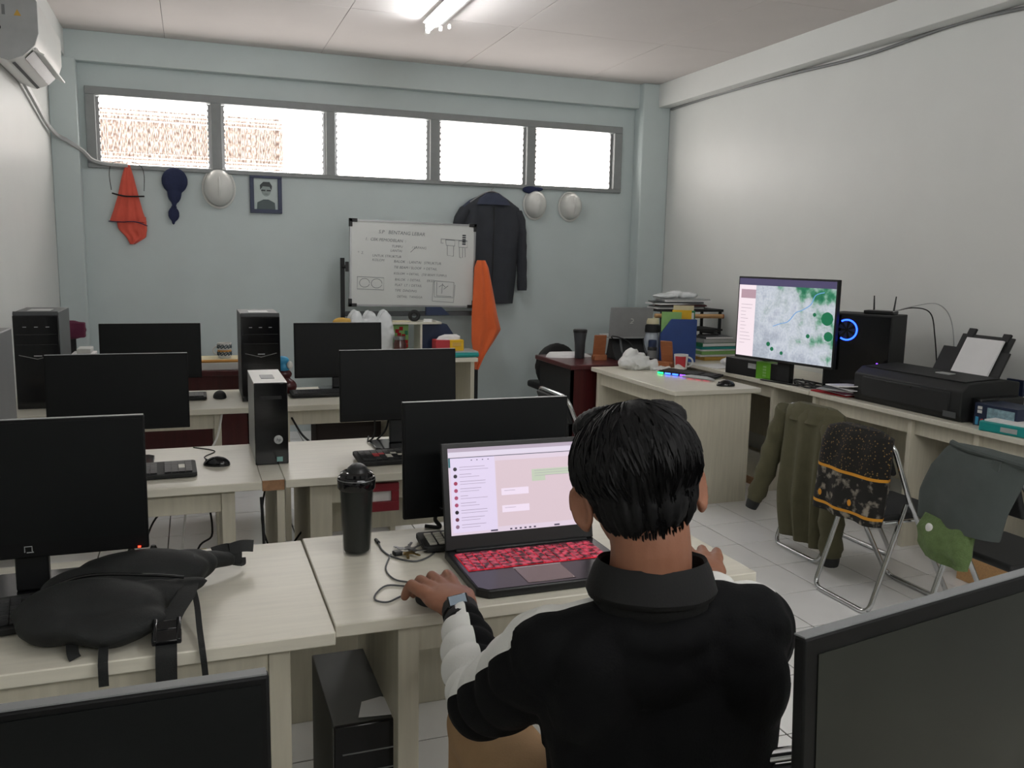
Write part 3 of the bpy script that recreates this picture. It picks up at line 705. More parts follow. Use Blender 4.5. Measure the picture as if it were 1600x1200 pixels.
t = thing('green_cloth', 'fluffy green cloth hanging below the grey trousers', 'cloth', (2.74, 2.44, 0), rot=RC)
drape([(.58, -.12, .12, -.03, .03), (.52, -.14, .12, -.04, .045), (.46, -.13, .12, -.04, .045), (.41, -.09, .11, -.04, .03)], folds=2, amp=.016, seed=6).build('cloth', 'green', t)
MB().ell((-.05, -.078, .535), (.018, .008, .02)).build('white_tag', 'white', t)

# ---------------------------------------------------------------- things on the walls
YW = YB
t = thing('neckerchief', 'orange cloth triangle with dark trim hanging left below the window', 'cloth', (-.455, YW-.03, 2.2))
drape([(.0, -.015, .02, 0, .012), (-.1, -.045, .045, 0, .018), (-.25, -.08, .075, 0, .02), (-.36, -.115, .10, 0, .022), (-.44, -.145, .125, 0, .02)], folds=3, amp=.014, seed=1).build('upper_cloth', 'orange', t)
m = drape([(-.40, -.10, .12, .006, .015), (-.5, -.085, .125, .006, .016), (-.56, -.03, .115, .006, .014), (-.615, -.005, .03, .006, .01)], folds=3, amp=.014, seed=4, nv=14)
m.build('lower_cloth', 'orange', t)
MB().tube(spline([(-.15, -.02, -.44), (-.05, -.035, -.445), (.04, -.035, -.44), (.13, -.02, -.47)]), .004, 6).build('dark_hem', 'navy', t)
t = thing('safety_goggles', 'dark goggles strap hanging around the left orange cloth', 'goggles', (-.455, YW-.045, 2.2))
MB().tube(spline([(-.12, 0, -.20), (-.13, 0, -.08), (-.11, 0, 0), (-.05, 0, .02), (.04, 0, .02), (.10, 0, -.01), (.12, 0, -.08), (.115, 0, -.2)]), .003, 6).build('strap', 'blk', t)
MB().tube(spline([(-.115, -.01, -.225), (-.03, -.03, -.245), (.05, -.03, -.245), (.115, -.01, -.24)]), .007, 6).build('temple', 'blk', t)
t = thing('headscarf', 'navy tied headscarf hanging below the window', 'headscarf', (-.112, YW-.035, 2.19))
m = MB(); m.ell((0, 0, -.1), (.10, .045, .105)); m.ell((-.005, 0, -.19), (.055, .035, .09)); m.ell((-.01, 0, -.27), (.02, .02, .04))
remesh(m, 'cap', 'navy', t, .006, 6); m = MB(); m.ell((-.012, 0, -.305), (.022, .018, .018)); m.ell((-.015, 0, -.36), (.043, .016, .06)); m.ell((-.02, 0, -.41), (.015, .01, .035))
remesh(m, 'knot_tail', 'navy', t, .005, 4)
def helmet(label, x, z, w, h, dark=False):
    t = thing('safety_helmet', label, 'helmet', (x, YW, z), group='white safety helmets hung on the back wall')
    m = MB(); n = 24
    prof = [(1.0, 0), (1.0, -.25), (.93, -.5), (.78, -.72), (.5, -.9), (.02, -1.0)]
    vs = []; fs = []
    for r, d in prof:
        for j in range(n):
            a = 2*PI*j/n; vs.append((w/2*r*math.cos(a), d*.15, h/2*r*math.sin(a)*(1.0 if math.sin(a) > 0 else .96)))
    for i in range(len(prof)-1):
        for j in range(n): fs.append((i*n+j, i*n+(j+1) % n, (i+1)*n+(j+1) % n, (i+1)*n+j))
    fs.append(tuple(range((len(prof)-1)*n, len(prof)*n))); m.add(vs, fs)
    o = m.build('shell', 'helm', t); s = o.modifiers.new('s', 'SUBSURF'); s.levels = s.render_levels = 2
    MB().tube([(w/2*1.05*math.cos(2*PI*j/24), -.012, h/2*1.04*math.sin(2*PI*j/24)) for j in range(24)], .010, 8, closed=True).build('brim', 'helm', t)
    MB().tube(spline([(0, -.05, h*.44), (0, -.12, h*.27), (0, -.154, 0), (0, -.12, -h*.27)]), .009, 8).build('crown_ridge', 'helm', t)
    return t
helmet('white safety helmet hanging left of the portrait', .222, 2.05, .235, .30)
helmet('white safety helmet with black strap, beside the charcoal jacket', 2.985, 2.025, .205, .255)
helmet('white safety helmet hanging furthest right', 3.34, 2.02, .21, .25)
t = thing('cap', 'dark cap strap poking out above a white helmet', 'cap', (2.95, YW-.03, 2.155))
m = MB(); m.ell((-.01, 0, 0), (.085, .03, .035)); m.ell((.06, -.01, .01), (.045, .03, .02)); remesh(m, 'body', 'navy', t, .005, 3)
# portrait
t = thing('picture_frame', 'navy framed black and white portrait photo below the window', 'picture', (.591, YW, 2.02))
w_, h_ = .255, .315
m = MB()
for a in ((-w_/2, w_/2, h_/2-.032, h_/2), (-w_/2, w_/2, -h_/2, -h_/2+.032), (-w_/2, -w_/2+.032, -h_/2+.032, h_/2-.032), (w_/2-.032, w_/2, -h_/2+.032, h_/2-.032)): m.box(a[0], a[1], -.028, -.001, a[2], a[3])
m.build('frame', mat('navy_frame', '1d2a4a', .4), t, bevel=.002)
bx(-w_/2+.03, w_/2-.03, -.012, -.002, -h_/2+.03, h_/2-.03).build('backdrop', mat('photo_backdrop', 'b9c6c4', .4), t)
ph = thing  # portrait drawn as flat print
pr = MB(); pr.ell((.002, -.0135, .03), (.038, .001, .05), nv=8); pr.build('face_print', mat('photo_face', '93a09e', .5), t)
pr = MB(); pr.prism([(-.075, -.125), (-.07, -.07), (-.02, -.045), (.02, -.045), (.07, -.07), (.075, -.125)], -.0142, -.0130, 'y'); pr.build('shoulders_print', mat('photo_suit', '4d5b5c', .5), t)
pr = MB(); pr.prism([(-.045, .03), (-.048, .07), (-.02, .098), (.03, .098), (.05, .065), (.045, .03), (.03, .058), (-.025, .062)], -.0152, -.0145, 'y')
pr.box(-.038, -.004, -.0152, -.0145, .022, .034); pr.box(.006, .040, -.0152, -.0145, .022, .034); pr.box(-.012, .015, -.0152, -.0145, -.002, .001)
pr.build('hair_print', mat('photo_dark', '3a4143', .5), t)
# hanging jacket and coat hanger
t = thing('coat', 'charcoal jacket on a hanger on the back wall behind the whiteboard', 'coat', (2.54, YW-.085, 0))
drape([(2.10, -.07, .07, 0, .03), (2.06, -.14, .15, 0, .05), (1.98, -.25, .27, 0, .06), (1.85, -.28, .29, -.01, .065), (1.6, -.27, .26, -.01, .07), (1.3, -.27, .24, -.01, .07), (1.12, -.26, .22, -.01, .065)], folds=3, amp=.02, seed=2, nv=40, nu=36).build('body', 'coat', t)
for s, pts in ((-1, [(-.24, 0, 1.96), (-.315, 0, 1.8), (-.33, -.01, 1.55), (-.32, -.02, 1.3)]), (1, [(.24, 0, 1.95), (.285, -.01, 1.80), (.295, -.02, 1.55), (.30, -.03, 1.24)])):
    p = spline(pts, 6); MB().tube(p, [.056 + .012*math.sin(PI*min(1, i/6)) + .003*math.sin(i*2) for i in range(len(p))], 14, flat=.8).build('sleeve', 'coat', t)
drape([(2.105, -.06, .06, -.03, .012), (2.05, -.13, .13, -.055, .014), (2.0, -.16, .16, -.068, .012)], folds=1, amp=.006, nv=8).build('collar', 'coat2', t)
drape([(2.11, -.05, .06, .02, .02), (2.04, -.2, .18, .015, .02), (1.96, -.30, .25, .01, .02), (1.88, -.345, .25, .01, .02), (1.80, -.33, .2, .01, .02)], folds=1, amp=.006, nv=12).build('inner_jacket', 'coat2', t, label='slate blue jacket layer behind')
MB().tube([(0, -.078, 1.98), (-.005, -.088, 1.7), (-.01, -.09, 1.4), (-.012, -.085, 1.13)], .006, 6).build('placket', 'blkm', t)
MB().tube(spline([(-.2, 0, 2.02), (0, 0, 2.12), (.2, 0, 2.02)]), .008, 8).build('hanger', 'steel', t)
MB().tube([(0, 0, 2.11), (0, 0, 2.14)] + arc((0, 0, 2.155), .016, -90, 150, 8), .0025, 6).build('hanger_hook', 'steel', t)

# air conditioner on the left wall
t = thing('air_conditioner', 'white wall air conditioner at the upper left with open flap', 'air conditioner', (XL, 5.40, 2.55))
prof = [(0, .0), (.09, -.03), (.16, .0), (.22, .06), (.24, .12), (.24, .28), (.21, .33), (0, .34)]
pts = [(a, b) for a, b in prof]
m = MB(); m.add([(p[0], 0, p[1]) for p in pts] + [(p[0], .90, p[1]) for p in pts], [tuple(range(7, -1, -1)), tuple(range(8, 16))] + [(i, (i+1) % 8, 8+(i+1) % 8, 8+i) for i in range(8)])
m.build('body', 'white', t, bevel=.012, seg=3)
m = MB(); m.add([(p[0]*1.004, -.004, p[1]) for p in pts] + [(p[0]*1.004, .0, p[1]) for p in pts], [tuple(range(7, -1, -1)), tuple(range(8, 16))] + [(i, (i+1) % 8, 8+(i+1) % 8, 8+i) for i in range(8)])
m.build('end_cap', 'lgrey', t, bevel=.004)
m = MB(); m.add([(.165, .05, -.004), (.165, .86, -.004), (.222, .86, .056), (.222, .05, .056)], [(0, 1, 2, 3)]); m.build('outlet', 'blk', t)
m = MB(); m.add([(.10, .05, -.032), (.10, .86, -.032), (.115, .86, -.024), (.115, .05, -.024)], [(0, 1, 2, 3)]); m.build('lower_slot', 'blk', t)
m = MB(); m.T = Matrix.Translation((.225, 0, .035)) @ Matrix.Rotation(R(25), 4, 'Y'); m.box(-.035, .035, .04, .87, -.005, .005); m.build('flap', 'white', t, bevel=.003)
m = MB(); m.prism([(.13, .20), (.165, .20), (.1475, .232)], -.0065, -.004, 'y'); m.build('warning_triangle', 'ochre', t)
m = MB(); m.box(.075, .09, -.0065, -.004, .2, .25); m.build('end_label', 'grey', t)
MB().ell((.055, -.004, .135), (.012, .004, .014)).build('screw_hole', 'blk', t)
cable('drain_pipe', [(XL+.03, 6.2, 2.56), (XL+.03, 6.6, 2.50), (XL+.03, 7.1, 2.42), (XL+.05, 7.42, 2.38), (XL+.12, YB-.125, 2.34), (XL+.21, YB-.10, 2.28), (-.70, YB-.05, 2.22), (-.60, YB-.04, 2.195), (-.45, YB-.035, 2.19)], .017, 'lgrey', 'grey drain pipe running from the air conditioner to the window', 'pipe')
# ceiling light
def batten(label, x, y0, y1):
    t = thing('ceiling_light', label, 'light', (x, y0, ZC), group='white fluorescent battens'); L = y1 - y0
    m = MB(); m.prism([(-.055, 0), (.055, 0), (.075, -.03), (.03, -.055), (-.03, -.055), (-.075, -.03)], 0, L, 'y'); m.build('body', 'lampw', t, bevel=.002)
    MB().tube([(-.045, .03, -.085), (-.045, L-.03, -.085)], .014, 14).build('tube', 'tube', t)
    for yy in (.0, L-.03): bx(-.06, -.03, yy, yy+.03, -.105, -.045).build('tube_holder', 'white', t, bevel=.003)
    for yy in (.0, L-.03): bx(.04, .06, yy, yy+.02, -.08, -.045).build('spare_holder', 'white', t, bevel=.003)
    m = MB().lathe([(.004, 0), (.012, -.01), (.012, -.028), (.006, -.034)], (.085, L-.12, -.05), 12); m.build('starter', 'white', t)
batten('lit fluorescent batten on the ceiling above the desks', 1.62, 4.9, 6.12)
batten('second fluorescent batten, added unseen behind the camera for more light', 1.62, .2, 1.42)  # unseen fixture, added to brighten the near desks
# socket
t = thing('wall_socket', 'dark blue wall socket right of the printer', 'socket', (XR-.012, 3.50, .885))
bx(-.004, .012, -.055, .055, -.045, .045).build('plate', 'navyp', t, bevel=.004); bx(-.007, -.004, -.02, .02, -.016, .016).build('rocker', mat('violet_rocker', '5a55b8', .4), t)

# ---------------------------------------------------------------- whiteboard
t = thing('whiteboard', 'whiteboard with faint handwriting on a black wheeled stand', 'whiteboard', (1.73, 7.14, 0))
bd = Matrix.Translation((0, -.03, 1.465)) @ Matrix.Rotation(R(.8), 4, 'Y'); wb, hb_ = 1.065, .70
def wbx(name, m_, *a, **k):
    m = MB(); m.T = bd; m.box(*a); return m.build(name, m_, t, **k)
wbx('board', mat('whiteboard_surface', 'd3d6d3', .25, nz=.02, ns=3), -wb/2+.01, wb/2-.01, -.002, .016, -hb_/2+.01, hb_/2-.01)
for a in ((-wb/2, wb/2, hb_/2-.014, hb_/2), (-wb/2, wb/2, -hb_/2, -hb_/2+.014), (-wb/2, -wb/2+.014, -hb_/2+.014, hb_/2-.014), (wb/2-.014, wb/2, -hb_/2+.014, hb_/2-.014)):
    wbx('frame_rail', 'steel', a[0], a[1], -.008, .02, a[2], a[3])
for sx in (-1, 1):
    for sz in (-1, 1):
        m = MB(); m.T = bd; x0, z0_ = sx*wb/2, sz*hb_/2
        m.box(min(x0+sx*.006, x0-sx*.06), max(x0+sx*.006, x0-sx*.06), -.012, .022, min(z0_+sz*.006, z0_-sz*.022), max(z0_+sz*.006, z0_-sz*.022))
        m.box(min(x0+sx*.006, x0-sx*.02), max(x0+sx*.006, x0-sx*.02), -.012, .022, min(z0_+sz*.006, z0_-sz*.06), max(z0_+sz*.006, z0_-sz*.06))
        m.build('corner_cap', 'blk', t, bevel=.003)
for x, zt_ in ((-.585, 1.51), (.565, 1.5)):
    bx(x-.016, x+.016, -.012, .022, .06, zt_).build('post', 'blkm', t, bevel=.003)
    bx(x-.02, x+.02, -.25, .26, .05, .085).build('foot', 'blkm', t, bevel=.003)
    for yy in (-.22, .23): MB().tube([(x-.012, yy, .026), (x+.012, yy, .026)], .026, 14).build('caster', 'rubber', t)
    m = MB().tube([(x, -.01, 1.44), (x + (.035 if x < 0 else -.03), -.02, 1.44)], .012, 8); m.box(x + (.02 if x < 0 else -.045), x + (.045 if x < 0 else -.02), -.035, -.01, 1.40, 1.48); m.build('pivot_clamp', 'blk', t)
bx(-.585, .565, .0, .03, 1.035, 1.075).build('crossbar', 'dgrey', t, bevel=.003)
TX = [(-.30, .245, 'S.P   BENTANG LEBAR', .040), (-.41, .185, '1.  CEK PEMODELAN  :', .034), (-.19, .135, 'TUMPU          / LAPANG', .028), (-.20, .10, 'LANTAI', .028),
      (-.47, .075, '*  2.', .03), (-.35, .055, 'UNTUK STRUKTUR', .028), (-.35, .02, 'KOLOM', .028), (-.17, .012, 'BALOK  : LANTAI   STRUKTUR', .030), (-.17, -.035, 'TIE BEAM / SLOOF  = DETAIL', .029),
      (-.17, -.085, 'KOLOM  = DETAIL   (TIE BEAM TUMPU)', .026), (-.16, -.135, 'BALOK  1 DETAIL       EKSIS', .028), (-.16, -.18, 'PLAT  LT 1 DETAIL', .028), (-.16, -.225, 'TIPE  DINDING', .028), (-.14, -.275, 'DETAIL  TANGGA', .027)]
wr = bpy.data.objects
for x, z, s, sz in TX:
    o = text('handwriting', s, sz, 'ink', t, (0, 0, 0), ext=.0002, shear=.15); o['kind'] = 'stuff'
    o.matrix_local = bd @ Matrix.Translation((x, -.0035, z)) @ Matrix.Rotation(R(1.2), 4, 'Y') @ Matrix.Rotation(R(90), 4, 'X')
def line(pts, r=.0022, m_='ink'):
    m = MB(); m.T = bd; m.tube([(a, -.003, b) for a, b in pts], r, 4); return m
sk = MB(); sk.T = bd
def ln(*p): sk.tube([(a, -.003, b) for a, b in p], .0019, 4)
ln((-.47, -.11), (-.25, -.115), (-.25, -.215), (-.47, -.21), (-.47, -.11)); ln(*[(-.41+.042*math.cos(a*.5), -.16+.036*math.sin(a*.5)) for a in range(13)]); ln(*[(-.31+.045*math.cos(a*.5), -.163+.038*math.sin(a*.5)) for a in range(13)])
ln((.18, -.13), (.35, -.14), (.345, -.27), (.18, -.265), (.18, -.13)); ln((.2, -.14), (.2, -.255), (.33, -.26)); ln((.22, -.18), (.25, -.16), (.275, -.18)); ln((.25, -.15), (.245, -.235)); ln((.26, -.2), (.3, -.17))
ln((.17, -.14), (.165, -.3), (.35, -.31), (.36, -.16))
ln((.27, .215), (.35, .212), (.35, .165), (.275, .168), (.27, .215)); ln((.285, .165), (.287, .085), (.34, .08), (.34, .165)); ln((.23, .218), (.23, .185), (.25, .185)); ln((.23, .22), (.46, .212))
ln((.385, .21), (.46, .208), (.46, .155), (.385, .157), (.385, .21)); ln((.39, .155), (.395, .07), (.41, .068)); ln((.42, .155), (.42, .07)); ln((.44, .15), (.445, .075)); ln((.02, .15), (-.03, .10))
sk.build('sketch_lines', 'ink', t, kind='stuff')
m = MB(); m.T = bd
for k in range(5): m.box(.415, .445, -.004, -.002, .25-.018*k, .262-.018*k)
m.build('marker_scribble', 'ink2', t)
# big orange cloth on the board corner
t = thing('flag', 'bright orange cloth hanging from the right corner of the whiteboard', 'flag', (2.30, 7.05, 0))
drape([(1.51, -.035, .035, .0, .03), (1.45, -.06, .065, 0, .04), (1.25, -.07, .11, -.005, .04), (1.05, -.08, .15, -.01, .035), (.92, -.08, .185, -.01, .03), (.83, -.08, .13, -.01, .03), (.70, -.06, .04, -.01, .025), (.58, -.045, -.02, -.01, .012)], folds=2, amp=.022, seed=1, nv=44).build('cloth', 'orange2', t)

# ---------------------------------------------------------------- white table by the whiteboard with its shelf
t = thing('side_table', 'pale table in front of the whiteboard, loaded with boxes', 'table', (1.72, 6.72, 0))
bx(-.56, .36, -.30, .30, .725, .755).build('tabletop', 'desk', t, bevel=.003)
for x in (-.54, .31): bx(x, x+.03, -.27, .27, 0, .725).build('side_panel', 'deskp', t)
bx(-.51, .31, .2, .22, .1, .725).build('back_panel', 'deskp', t)
t = thing('shelf_riser', 'small pale shelf standing on the table under the whiteboard', 'shelf', (1.70, 6.82, .755))
bx(-.25, .16, -.12, .12, .245, .262).build('top_board', 'desk', t, bevel=.002)
for x in (-.25, -.012): bx(x, x+.016, -.11, .11, 0, .245).build('divider', 'desk', t)
t = thing('bottle_pack', 'pack of clear water bottles in shiny plastic film', 'bottles', (1.30, 6.80, .755))
for ix in range(3):
    for iy in range(2):
        m = MB().lathe([(.040, 0), (.046, .01), (.046, .1), (.043, .11), (.046, .12), (.046, .22), (.035, .27), (.016, .30), (.016, .325)], (-.115+.115*ix, -.055+.11*iy, 0), 14)
        m.build('bottle', 'pet', t)
m = MB()
for ix in range(3):
    for iy in range(2): m.ell((-.115+.115*ix, -.055+.11*iy, .17), (.068, .068, .185), nu=14, nv=10)
m.box(-.165, .165, -.1, .1, .01, .28)
def wr_(me):
    for v in me.vertices:
        n_ = noise.noise(v.co * 22); v.co += Vector((n_*.008, noise.noise(v.co*25+Vector((3,0,0)))*.008, n_*.006))
remesh(m, 'film_wrap', 'film', t, .008, 3, post=wr_)
t = thing('carton', 'green and red patterned snack carton standing on the table', 'carton', (1.575, 6.86, .755))
bx(-.085, .04, -.05, .05, 0, .235).build('box', 'green_card' if False else 'lgreen', t, bevel=.002)
m = MB()
for k in range(9):
    a, b = random.uniform(-.08, .01), random.uniform(.01, .19); m.box(a, a+.03, -.052, -.05, b, b+.03)
m.build('red_print', 'redc', t, kind='stuff')
m = MB()
for k in range(9):
    a, b = random.uniform(-.08, .01), random.uniform(.01, .19); m.box(a, a+.025, -.0515, -.05, b, b+.035)
m.build('green_print', 'dgreen', t, kind='stuff')
t = thing('magazine_file', 'dark blue file box under the whiteboard', 'file', (1.83, 6.84, .756))
MB().prism([(-.11, 0), (.16, 0), (.16, .15), (.10, .236), (-.11, .236)], -.05, .05, 'y').build('box', 'dblue', t, bevel=.002)
m = MB(); m.prism([(-.10, 0), (.10, 0), (.03, .065), (-.10, .065)], -.02, .02, 'y')
tag(m.build('folder', 'dblue', loc=(1.88, 6.90, 1.06)), 'dark blue folder lying on the small shelf under the whiteboard', 'folder')
t = thing('tape_roll', 'black tape roll standing on the small shelf', 'tape', (1.66, 6.80, 1.017))
MB().tube([(.035*math.cos(a*PI/10), 0, .045+.032*math.sin(a*PI/10)) for a in range(20)], .016, 8, closed=True).build('roll', 'blkm', t)
tag(bx(-.08, .06, -.06, .05, 0, .006).build('paper_sheet', 'cream', loc=(1.545, 6.78, 1.017), rot=(0, 0, R(12))), 'cream paper lying on the small shelf', 'paper')
tag(bx(-.03, .035, -.03, .03, 0, .02).build('paper_slip', 'paper', loc=(1.76, 6.76, 1.017), rot=(0, 0, R(-20))), 'crumpled white paper slip on the small shelf', 'paper')
t = thing('jar', 'dark glass jar behind the far row monitor', 'jar', (1.50, 6.62, .755)); MB().lathe([(.04, 0), (.05, .01), (.05, .10), (.04, .13), (.042, .15)], n=18).build('body', mat('brown_glass', '4a2c28', .15), t); MB().lathe([(.045, .135), (.045, .16)], n=18).build('lid', 'steel', t)
tag(bx(-.05, .05, -.03, .03, 0, .05).build('small_box', mat('periwinkle_card', '6d83b8', .6), loc=(1.57, 6.55, .755), bevel=.002), 'small light blue box on the table under the whiteboard', 'box')
tag(bx(-.06, .06, -.04, .04, 0, .025).build('small_box', 'redc', loc=(1.64, 6.50, .755), bevel=.002), 'flat red box on the table under the whiteboard', 'box')
t = thing('ring_binder', 'teal edged binder lying under the red and yellow tissue pack', 'binder', (1.90, 6.60, .755))
bx(-.17, .2, -.12, .12, 0, .008).build('cover', 'teal', t); bx(-.16, .19, -.11, .115, .008, .038).build('pages', 'white', t); bx(-.17, .2, -.12, .12, .038, .046).build('cover', 'lgrey', t)
m = MB().tube([(-.17, -.12, .02), (.2, -.12, .02)], .018, 8); m.build('spine', 'teal', t)
t = thing('tissue_pack', 'red and yellow tissue pack with a white tissue', 'tissues', (1.885, 6.60, .802))
bx(-.115, .0, -.06, .06, 0, .085).build('red_side', 'red', t, bevel=.004); bx(0, .115, -.06, .06, 0, .085).build('yellow_side', 'yellow', t, bevel=.004)
m = drape([(.125, -.03, .07, 0, .005), (.11, -.075, .10, 0, .02), (.08, -.10, .10, 0, .035)], folds=2, amp=.01, nv=6); m.build('tissue', 'paper', t)
bx(.02, .09, -.0625, -.06, .035, .065).build('print_band', 'ochre', t)
t = thing('bag', 'yellow edged object behind the bottle pack', 'bag', (1.07, 6.75, .98)); m = MB(); m.ell((0, 0, .035), (.07, .04, .04)); m.ell((.05, 0, .04), (.035, .03, .03)); remesh(m, 'body', 'ochre', t, .006, 3)
bx(-.05, .06, -.05, .05, -.98, 0).build('post_support', 'deskp', t)
# green pot bit
t = thing('waste_bin', 'green bin on the floor right of the middle row monitor', 'bin', (2.10, 6.1, 0)); MB().lathe([(.10, 0), (.13, .25), (.135, .26), (.12, .25), (.09, .02)], n=20).build('tub', 'dgreen', t)

# left maroon desk contents
t = thing('tray', 'orange rimmed tray under the patterned mug', 'tray', (.16, 6.00, .83)); bx(-.17, .14, -.12, .12, 0, .018).build('base', 'tray', t, bevel=.006); bx(-.16, .13, -.11, .11, .016, .02).build('paper_liner', 'cream', t)
t = thing('metal_box', 'silver box lying under the orange tray', 'box', (.15, 6.01, .78)); bx(-.16, .13, -.13, .13, 0, .05).build('body', 'white', t, bevel=.004)
t = thing('mug', 'white mug with black wavy pattern and orange band', 'mug', (.18, 5.97, .85))
MB().lathe([(.034, 0), (.042, .004), (.044, .10), (.041, .10), (.036, .01)], n=24).build('cup', 'white', t)
MB().lathe([(.0425, .042), (.0437, .042), (.0437, .055), (.0425, .055)], n=24).build('orange_band', 'tray', t)
m = MB()
for row in (.026, .072):
    m.tube([(.0442*math.cos(a*PI/30), .0442*math.sin(a*PI/30), row + .006*math.sin(a*1.2)) for a in range(60)], .0035, 5, closed=True); m.tube([(.0442*math.cos(a*PI/30), .0442*math.sin(a*PI/30), row + .012 + .006*math.sin(a*1.2+1)) for a in range(60)], .0028, 5, closed=True)
m.build('wave_pattern', mat('dark_teal_print', '1d3a48', .4), t)
MB().tube([(-.044, 0, .02)] + arc((-.044, 0, .05), .026, 250, 110, 8) + [(-.044, 0, .082)], .005, 8).build('handle', 'white', t)
t = thing('office_chair', 'plum office chair peeking over boxes by the left wall', 'chair', (-.74, 6.90, 0))
remesh(MB().box(-.18, .0, -.04, .04, .91, 1.02).ell((-.09, 0, .965), (.10, .05, .07)), 'backrest', 'magenta', t, .008, 8)
bx(-.11, -.07, .04, .07, .48, .95).build('back_stem', 'blkm', t); bx(-.2, .2, -.22, .2, .44, .50).build('seat', 'magenta', t, bevel=.02); MB().tube([(0, 0, .06), (0, 0, .44)], .025, 10).build('column', 'blkm', t)
for k in range(5): MB().tube([(0, 0, .08), (.19*math.cos(k*2*PI/5), .19*math.sin(k*2*PI/5), .03)], .018, 8).build('leg', 'blkm', t)
t = thing('paper_stack', 'stack of white boxes and papers below the plum chair', 'papers', (-.66, 6.0, .78))
for k, (w0, h0, z0_) in enumerate(((.17, .10, 0), (.14, .02, .10), (.10, .03, .12))): bx(-w0/2+.01*k, w0/2, -.08, .08, z0_, z0_+h0).build('box' if k == 0 else 'sheet', 'white' if k != 1 else 'paper', t, bevel=.003)
t = thing('toy_figure', 'blue and dark red toys beside the right far tower', 'toy', (.50, 5.0, .75)); 
m = MB(); m.ell((-.04, .03, .19), (.04, .03, .025)); m.ell((-.03, .03, .15), (.035, .03, .03)); remesh(m, 'blue_body', 'skyb', t, .005, 3)
m = MB(); m.ell((-.03, .03, .11), (.045, .03, .03)); m.ell((-.01, .02, .04), (.05, .035, .045)); remesh(m, 'red_body', 'maroon', t, .005, 3)
MB().ell((.0, .0, .165), (.018, .015, .022)).build('white_tip', 'white', t)

# ---------------------------------------------------------------- mahogany desk contents (right)
t = thing('tumbler', 'tall dark grey tumbler on the mahogany desk', 'tumbler', (2.86, 6.22, .76))
MB().lathe([(.035, 0), (.038, .005), (.042, .12), (.052, .20), (.055, .215), (.05, .22)], n=24).build('body', mat('graphite_metal', '3c3f42', .4), t); MB().lathe([(.055, .205), (.056, .225), (.05, .23)], n=24).build('lid', 'blk', t)
def phone_stand(label, x, y, z, rz, s=1):
    t = thing('phone_stand', label, 'phone stand', (x, y, z), rz, group='brown wooden phone stands')
    m = MB(); m.T = Matrix.Rotation(R(12), 4, 'X'); m.box(-.05*s, .05*s, 0, .014, .02, .20*s); m.build('back_plate', 'brown', t, bevel=.006)
    m = MB(); m.prism([(-.06*s, 0), (.03, 0), (.03, .025), (.0, .05), (-.02, .028), (-.045*s, .028), (-.05*s, .045), (-.06*s, .045)], -.05*s, .05*s, 'x'); m.build('base', 'brown', t, bevel=.004)
    bx(-.02, .02, -.015, -.012, .14, .155).build('slot', 'blk', t); return t
phone_stand('upright brown wooden phone stand on the mahogany desk', 2.97, 6.10, .76, R(-10))
phone_stand('tilted orange-brown phone stand behind the red mug', 3.33, 5.66, .75, R(-60))
t = thing('paper', 'crumpled white paper behind the dark tumbler', 'paper', (2.78, 6.34, .76)); m = drape([(.04, -.13, .1, 0, .02), (.02, -.15, .2, 0, .06), (0, -.16, .24, 0, .08)], folds=2, amp=.012, nv=6); m.build('sheet', 'paper', t)
t = thing('office_chair', 'black office chair behind the mahogany desk', 'chair', (2.95, 6.85, 0))
remesh(MB().ell((-.02, 0, .62), (.20, .05, .20)).ell((-.02, .01, .56), (.18, .05, .14)), 'backrest', 'blkm', t, .012, 5); bx(-.22, .22, -.28, .18, .42, .48).build('seat', 'blkm', t, bevel=.02); MB().tube([(0, 0, .06), (0, 0, .42)], .025).build('column', 'blkm', t)
bx(-.03, .03, .05, .08, .44, .6).build('back_stem', 'blkm', t)
for k in range(5): MB().tube([(0, 0, .08), (.24*math.cos(k*2*PI/5), .24*math.sin(k*2*PI/5), .03)], .018, 8).build('leg', 'blkm', t)
# silver laptop on black stand
t = thing('laptop_stand', 'black riser under the silver laptop', 'stand', (3.27, 6.15, .76), R(-6))
m = MB(); m.prism([(-.14, 0), (.10, 0), (.04, .155), (-.0, .155)], -.17, .17, 'x'); m.build('body', 'blkm', t, bevel=.006)
for x in (-.10, .10): MB().tube([(x, -.10, .02), (x, -.03, .16)], .01, 8).build('hinge_arm', 'dgrey', t)
t = thing('laptop', 'silver laptop seen from behind on a black stand', 'laptop', (3.24, 6.12, .925), R(-6))
bx(-.18, .18, -.02, .22, 0, .016).build('base', 'lgrey', t, bevel=.004)
m = MB(); m.T = Matrix.Translation((0, -.02, .012)) @ Matrix.Rotation(R(6), 4, 'X'); m.box(-.18, .18, -.004, .004, 0, .235); m.build('lid', mat('silver_lid', '8f9192', .4, .3), t, bevel=.003)
m = MB(); m.T = Matrix.Translation((0, -.02, .012)) @ Matrix.Rotation(R(6), 4, 'X')
m.tube([(-.005, -.005, .145), (.014, -.005, .142), (.018, -.005, .128), (.004, -.005, .122)], .0022, 5); m.tube([(-.0, -.005, .122), (.003, -.005, .108), (-.012, -.005, .11)], .0022, 5); m.tube([(.002, -.005, .112), (.016, -.005, .110)], .0018, 5)
m.build('logo', 'white', t, label='small white logo mark')
cable('laptop_cable', [(3.06, 6.05, .93), (3.04, 6.02, .95), (3.10, 6.0, .94), (3.18, 5.98, .90), (3.22, 5.95, .80), (3.25, 5.98, .764)], .005, 'rubber', 'black cable curling at the silver laptop', 'cable')
